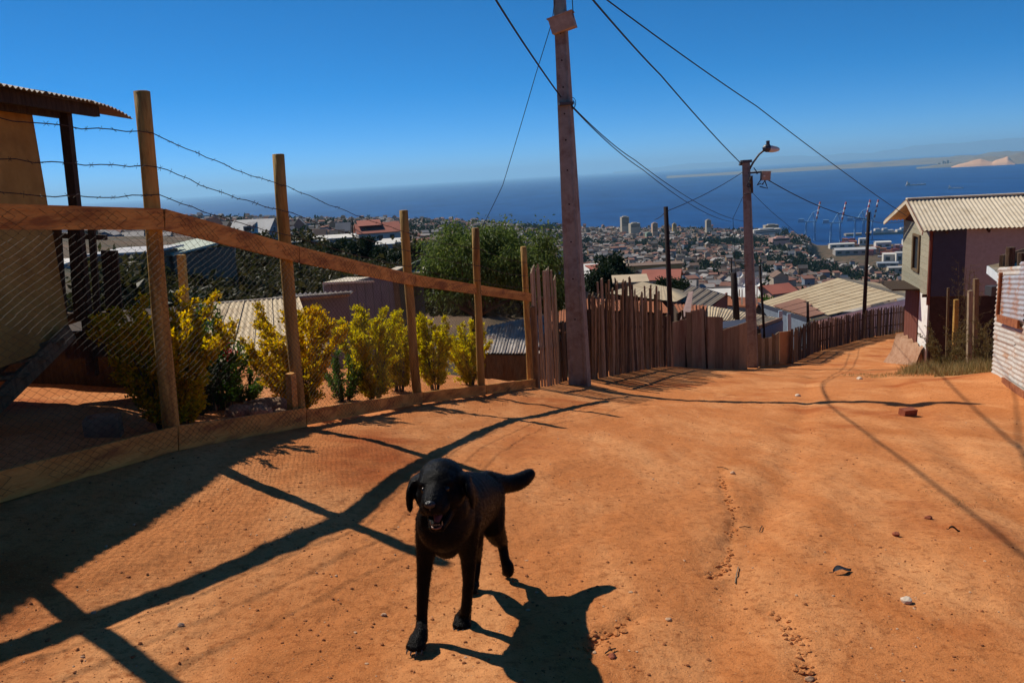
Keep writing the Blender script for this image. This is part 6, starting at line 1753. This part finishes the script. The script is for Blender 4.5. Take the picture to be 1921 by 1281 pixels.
for a in (('warehouse', 1602, 477, 78, 30, 11, WM['grey'], 'long grey warehouse left of the bend pole', 'warehouse', -.2, RM['zinc']), ('warehouse', 1578, 465, 52, 16, 9, WM['white'], 'white terminal building behind the grey warehouse', 'warehouse', -.1, RM['pale']), ('warehouse', 1655, 468, 30, 20, 16, WM['white'], 'white cube building right of the bend pole', 'building', -.2, RM['pale']), ('warehouse', 1618, 460, 16, 12, 15, WM['white'], 'small white tower building on the quay', 'building', -.2, RM['pale']),
          ('warehouse', 1672, 492, 30, 20, 16, WM['white'], 'tall white block near the house gable', 'building', -.3, RM['pale']), ('warehouse', 1692, 494, 22, 16, 20, WM['white'], 'white block touching the house gable', 'building', -.3, RM['zinc']), ('warehouse', 1664, 500, 34, 16, 7, WM['grey'], 'low grey building in front of the white blocks', 'building', -.3, RM['greyblue']), ('warehouse', 1680, 512, 26, 14, 10, WM['cream'], 'cream colonnaded building near the house', 'building', -.2, RM['zinc']), ('warehouse', 1700, 462, 16, 14, 14, WM['white'], 'white silo building by the far quay', 'building', -.2, RM['pale'])):
    hb_box(*a)
CT = [mat('container_' + n, c, tuple(x * .85 for x in c), .3, .7) for n, c in (('red', (.45, .09, .07)), ('orange', (.52, .20, .07)), ('blue', (.10, .16, .30)), ('white', (.66, .64, .62)), ('maroon', (.26, .07, .07)))]
CN = ['red', 'orange', 'blue', 'white', 'maroon']
for k in range(70):
    u = rs.choice((rs.uniform(1572, 1608), rs.uniform(1632, 1668), rs.uniform(1640, 1712), rs.uniform(1660, 1712))); v = rs.uniform(455, 463) if u < 1612 else rs.uniform(464, 484)
    ci = rs.choice((0, 0, 0, 1, 1, 2, 3, 4)); n_ = rs.choice((1, 2, 3, 4))
    hb_box('container_stack', u, v, 12.2, 2.5 * rs.choice((2, 3, 4)), 2.6 * n_, CT[ci], f'stack of {CN[ci]} shipping containers in the port', 'containers', -.45, group=f'{CN[ci]} container stacks in the port')
# breakwater and moored boats
mb = MB(); A = at(1585, 444, quay_y(1585, 444) * 1.03); B = at(1720, 437, quay_y(1720, 437) * 1.02)
mb.bar((A[0], A[1], SEA_Z + 1), (B[0], B[1], SEA_Z + 1), 26, 9); o = mb.build('breakwater', CONC); tag(o, 'long low breakwater beyond the cranes', kind='structure')
for k, (u, s, lab) in enumerate(((1650, 1.0, 'pale warehouse boat at the breakwater middle'), (1664, .8, 'small grey boat on the breakwater'), (1700, 1.3, 'long white vessel at the right end of the breakwater'))):
    p = V3(at(1585, 444, quay_y(1585, 444) * 1.03)).lerp(V3(B), (u - 1585) / 135); mb = MB(); mb.box((p.x, p.y, SEA_Z + 8), (40 * s, 12, 6)); mb.box((p.x - 6, p.y, SEA_Z + 13), (14 * s, 9, 5)); tag(mb.build('moored_boat', WM['white'], origin=(p.x, p.y, SEA_Z)), lab, 'boat')
def ship(u, v, L, hull, sup, lab, rot, fwdcab=True):
    p = at(u, v, 1000.0); Y = 1000 * SEA_Z / p[2]; p = at(u, v, Y); base = V3((p[0], p[1], SEA_Z)); t = empty('ship', base, lab, 'ship')
    Rm = Matrix.Rotation(rot, 3, 'Z'); q = lambda x, y, z: base + Rm @ Vector((x * L, y * L, z * L))
    mb = MB(); n = 10; V = []
    for i in range(n + 1):
        s = i / n; x = -.5 + s; w = .075 * (1 - max(0, (s - .7) / .3) ** 2) * (1 if s > .03 else .8); h = .055 + .03 * max(0, (s - .8) / .2) + .012 * max(0, (.12 - s) / .12)
        V += [q(x, -w * .7, -.02), q(x, -w, h), q(x, w, h), q(x, w * .7, -.02)]
    F = [(i * 4 + j, i * 4 + (j + 1) % 4, (i + 1) * 4 + (j + 1) % 4, (i + 1) * 4 + j) for i in range(n) for j in range(4)] + [(0, 1, 2, 3)]
    mb.add(V, F); mb.build('hull', hull, t)
    mb = MB(); mb.hexa([q(-.46, -.06, .055), q(-.3, -.06, .055), q(-.3, .06, .055), q(-.46, .06, .055)], [q(-.45, -.055, .17), q(-.32, -.055, .17), q(-.32, .055, .17), q(-.45, .055, .17)]); mb.build('superstructure', sup, t)
    mb = MB(); mb.bar(q(-.43, 0, .17), q(-.43, 0, .25), .03 * L, .03 * L, up=(0, 1, 0)); mb.build('funnel', sup, t)
    for x in (-.1, .1, .28):
        mb = MB(); mb.bar(q(x, 0, .05), q(x, 0, .13), .008 * L, .008 * L, up=(0, 1, 0)); mb.build('mast', sup, t)
ship(1718, 348, 118, WM['grey'], WM['cream'], 'grey cargo ship far out on the bay', R(-12))
ship(1793, 354, 74, WM['white'], WM['white'], 'bright white vessel right of the cargo ship', R(-35))
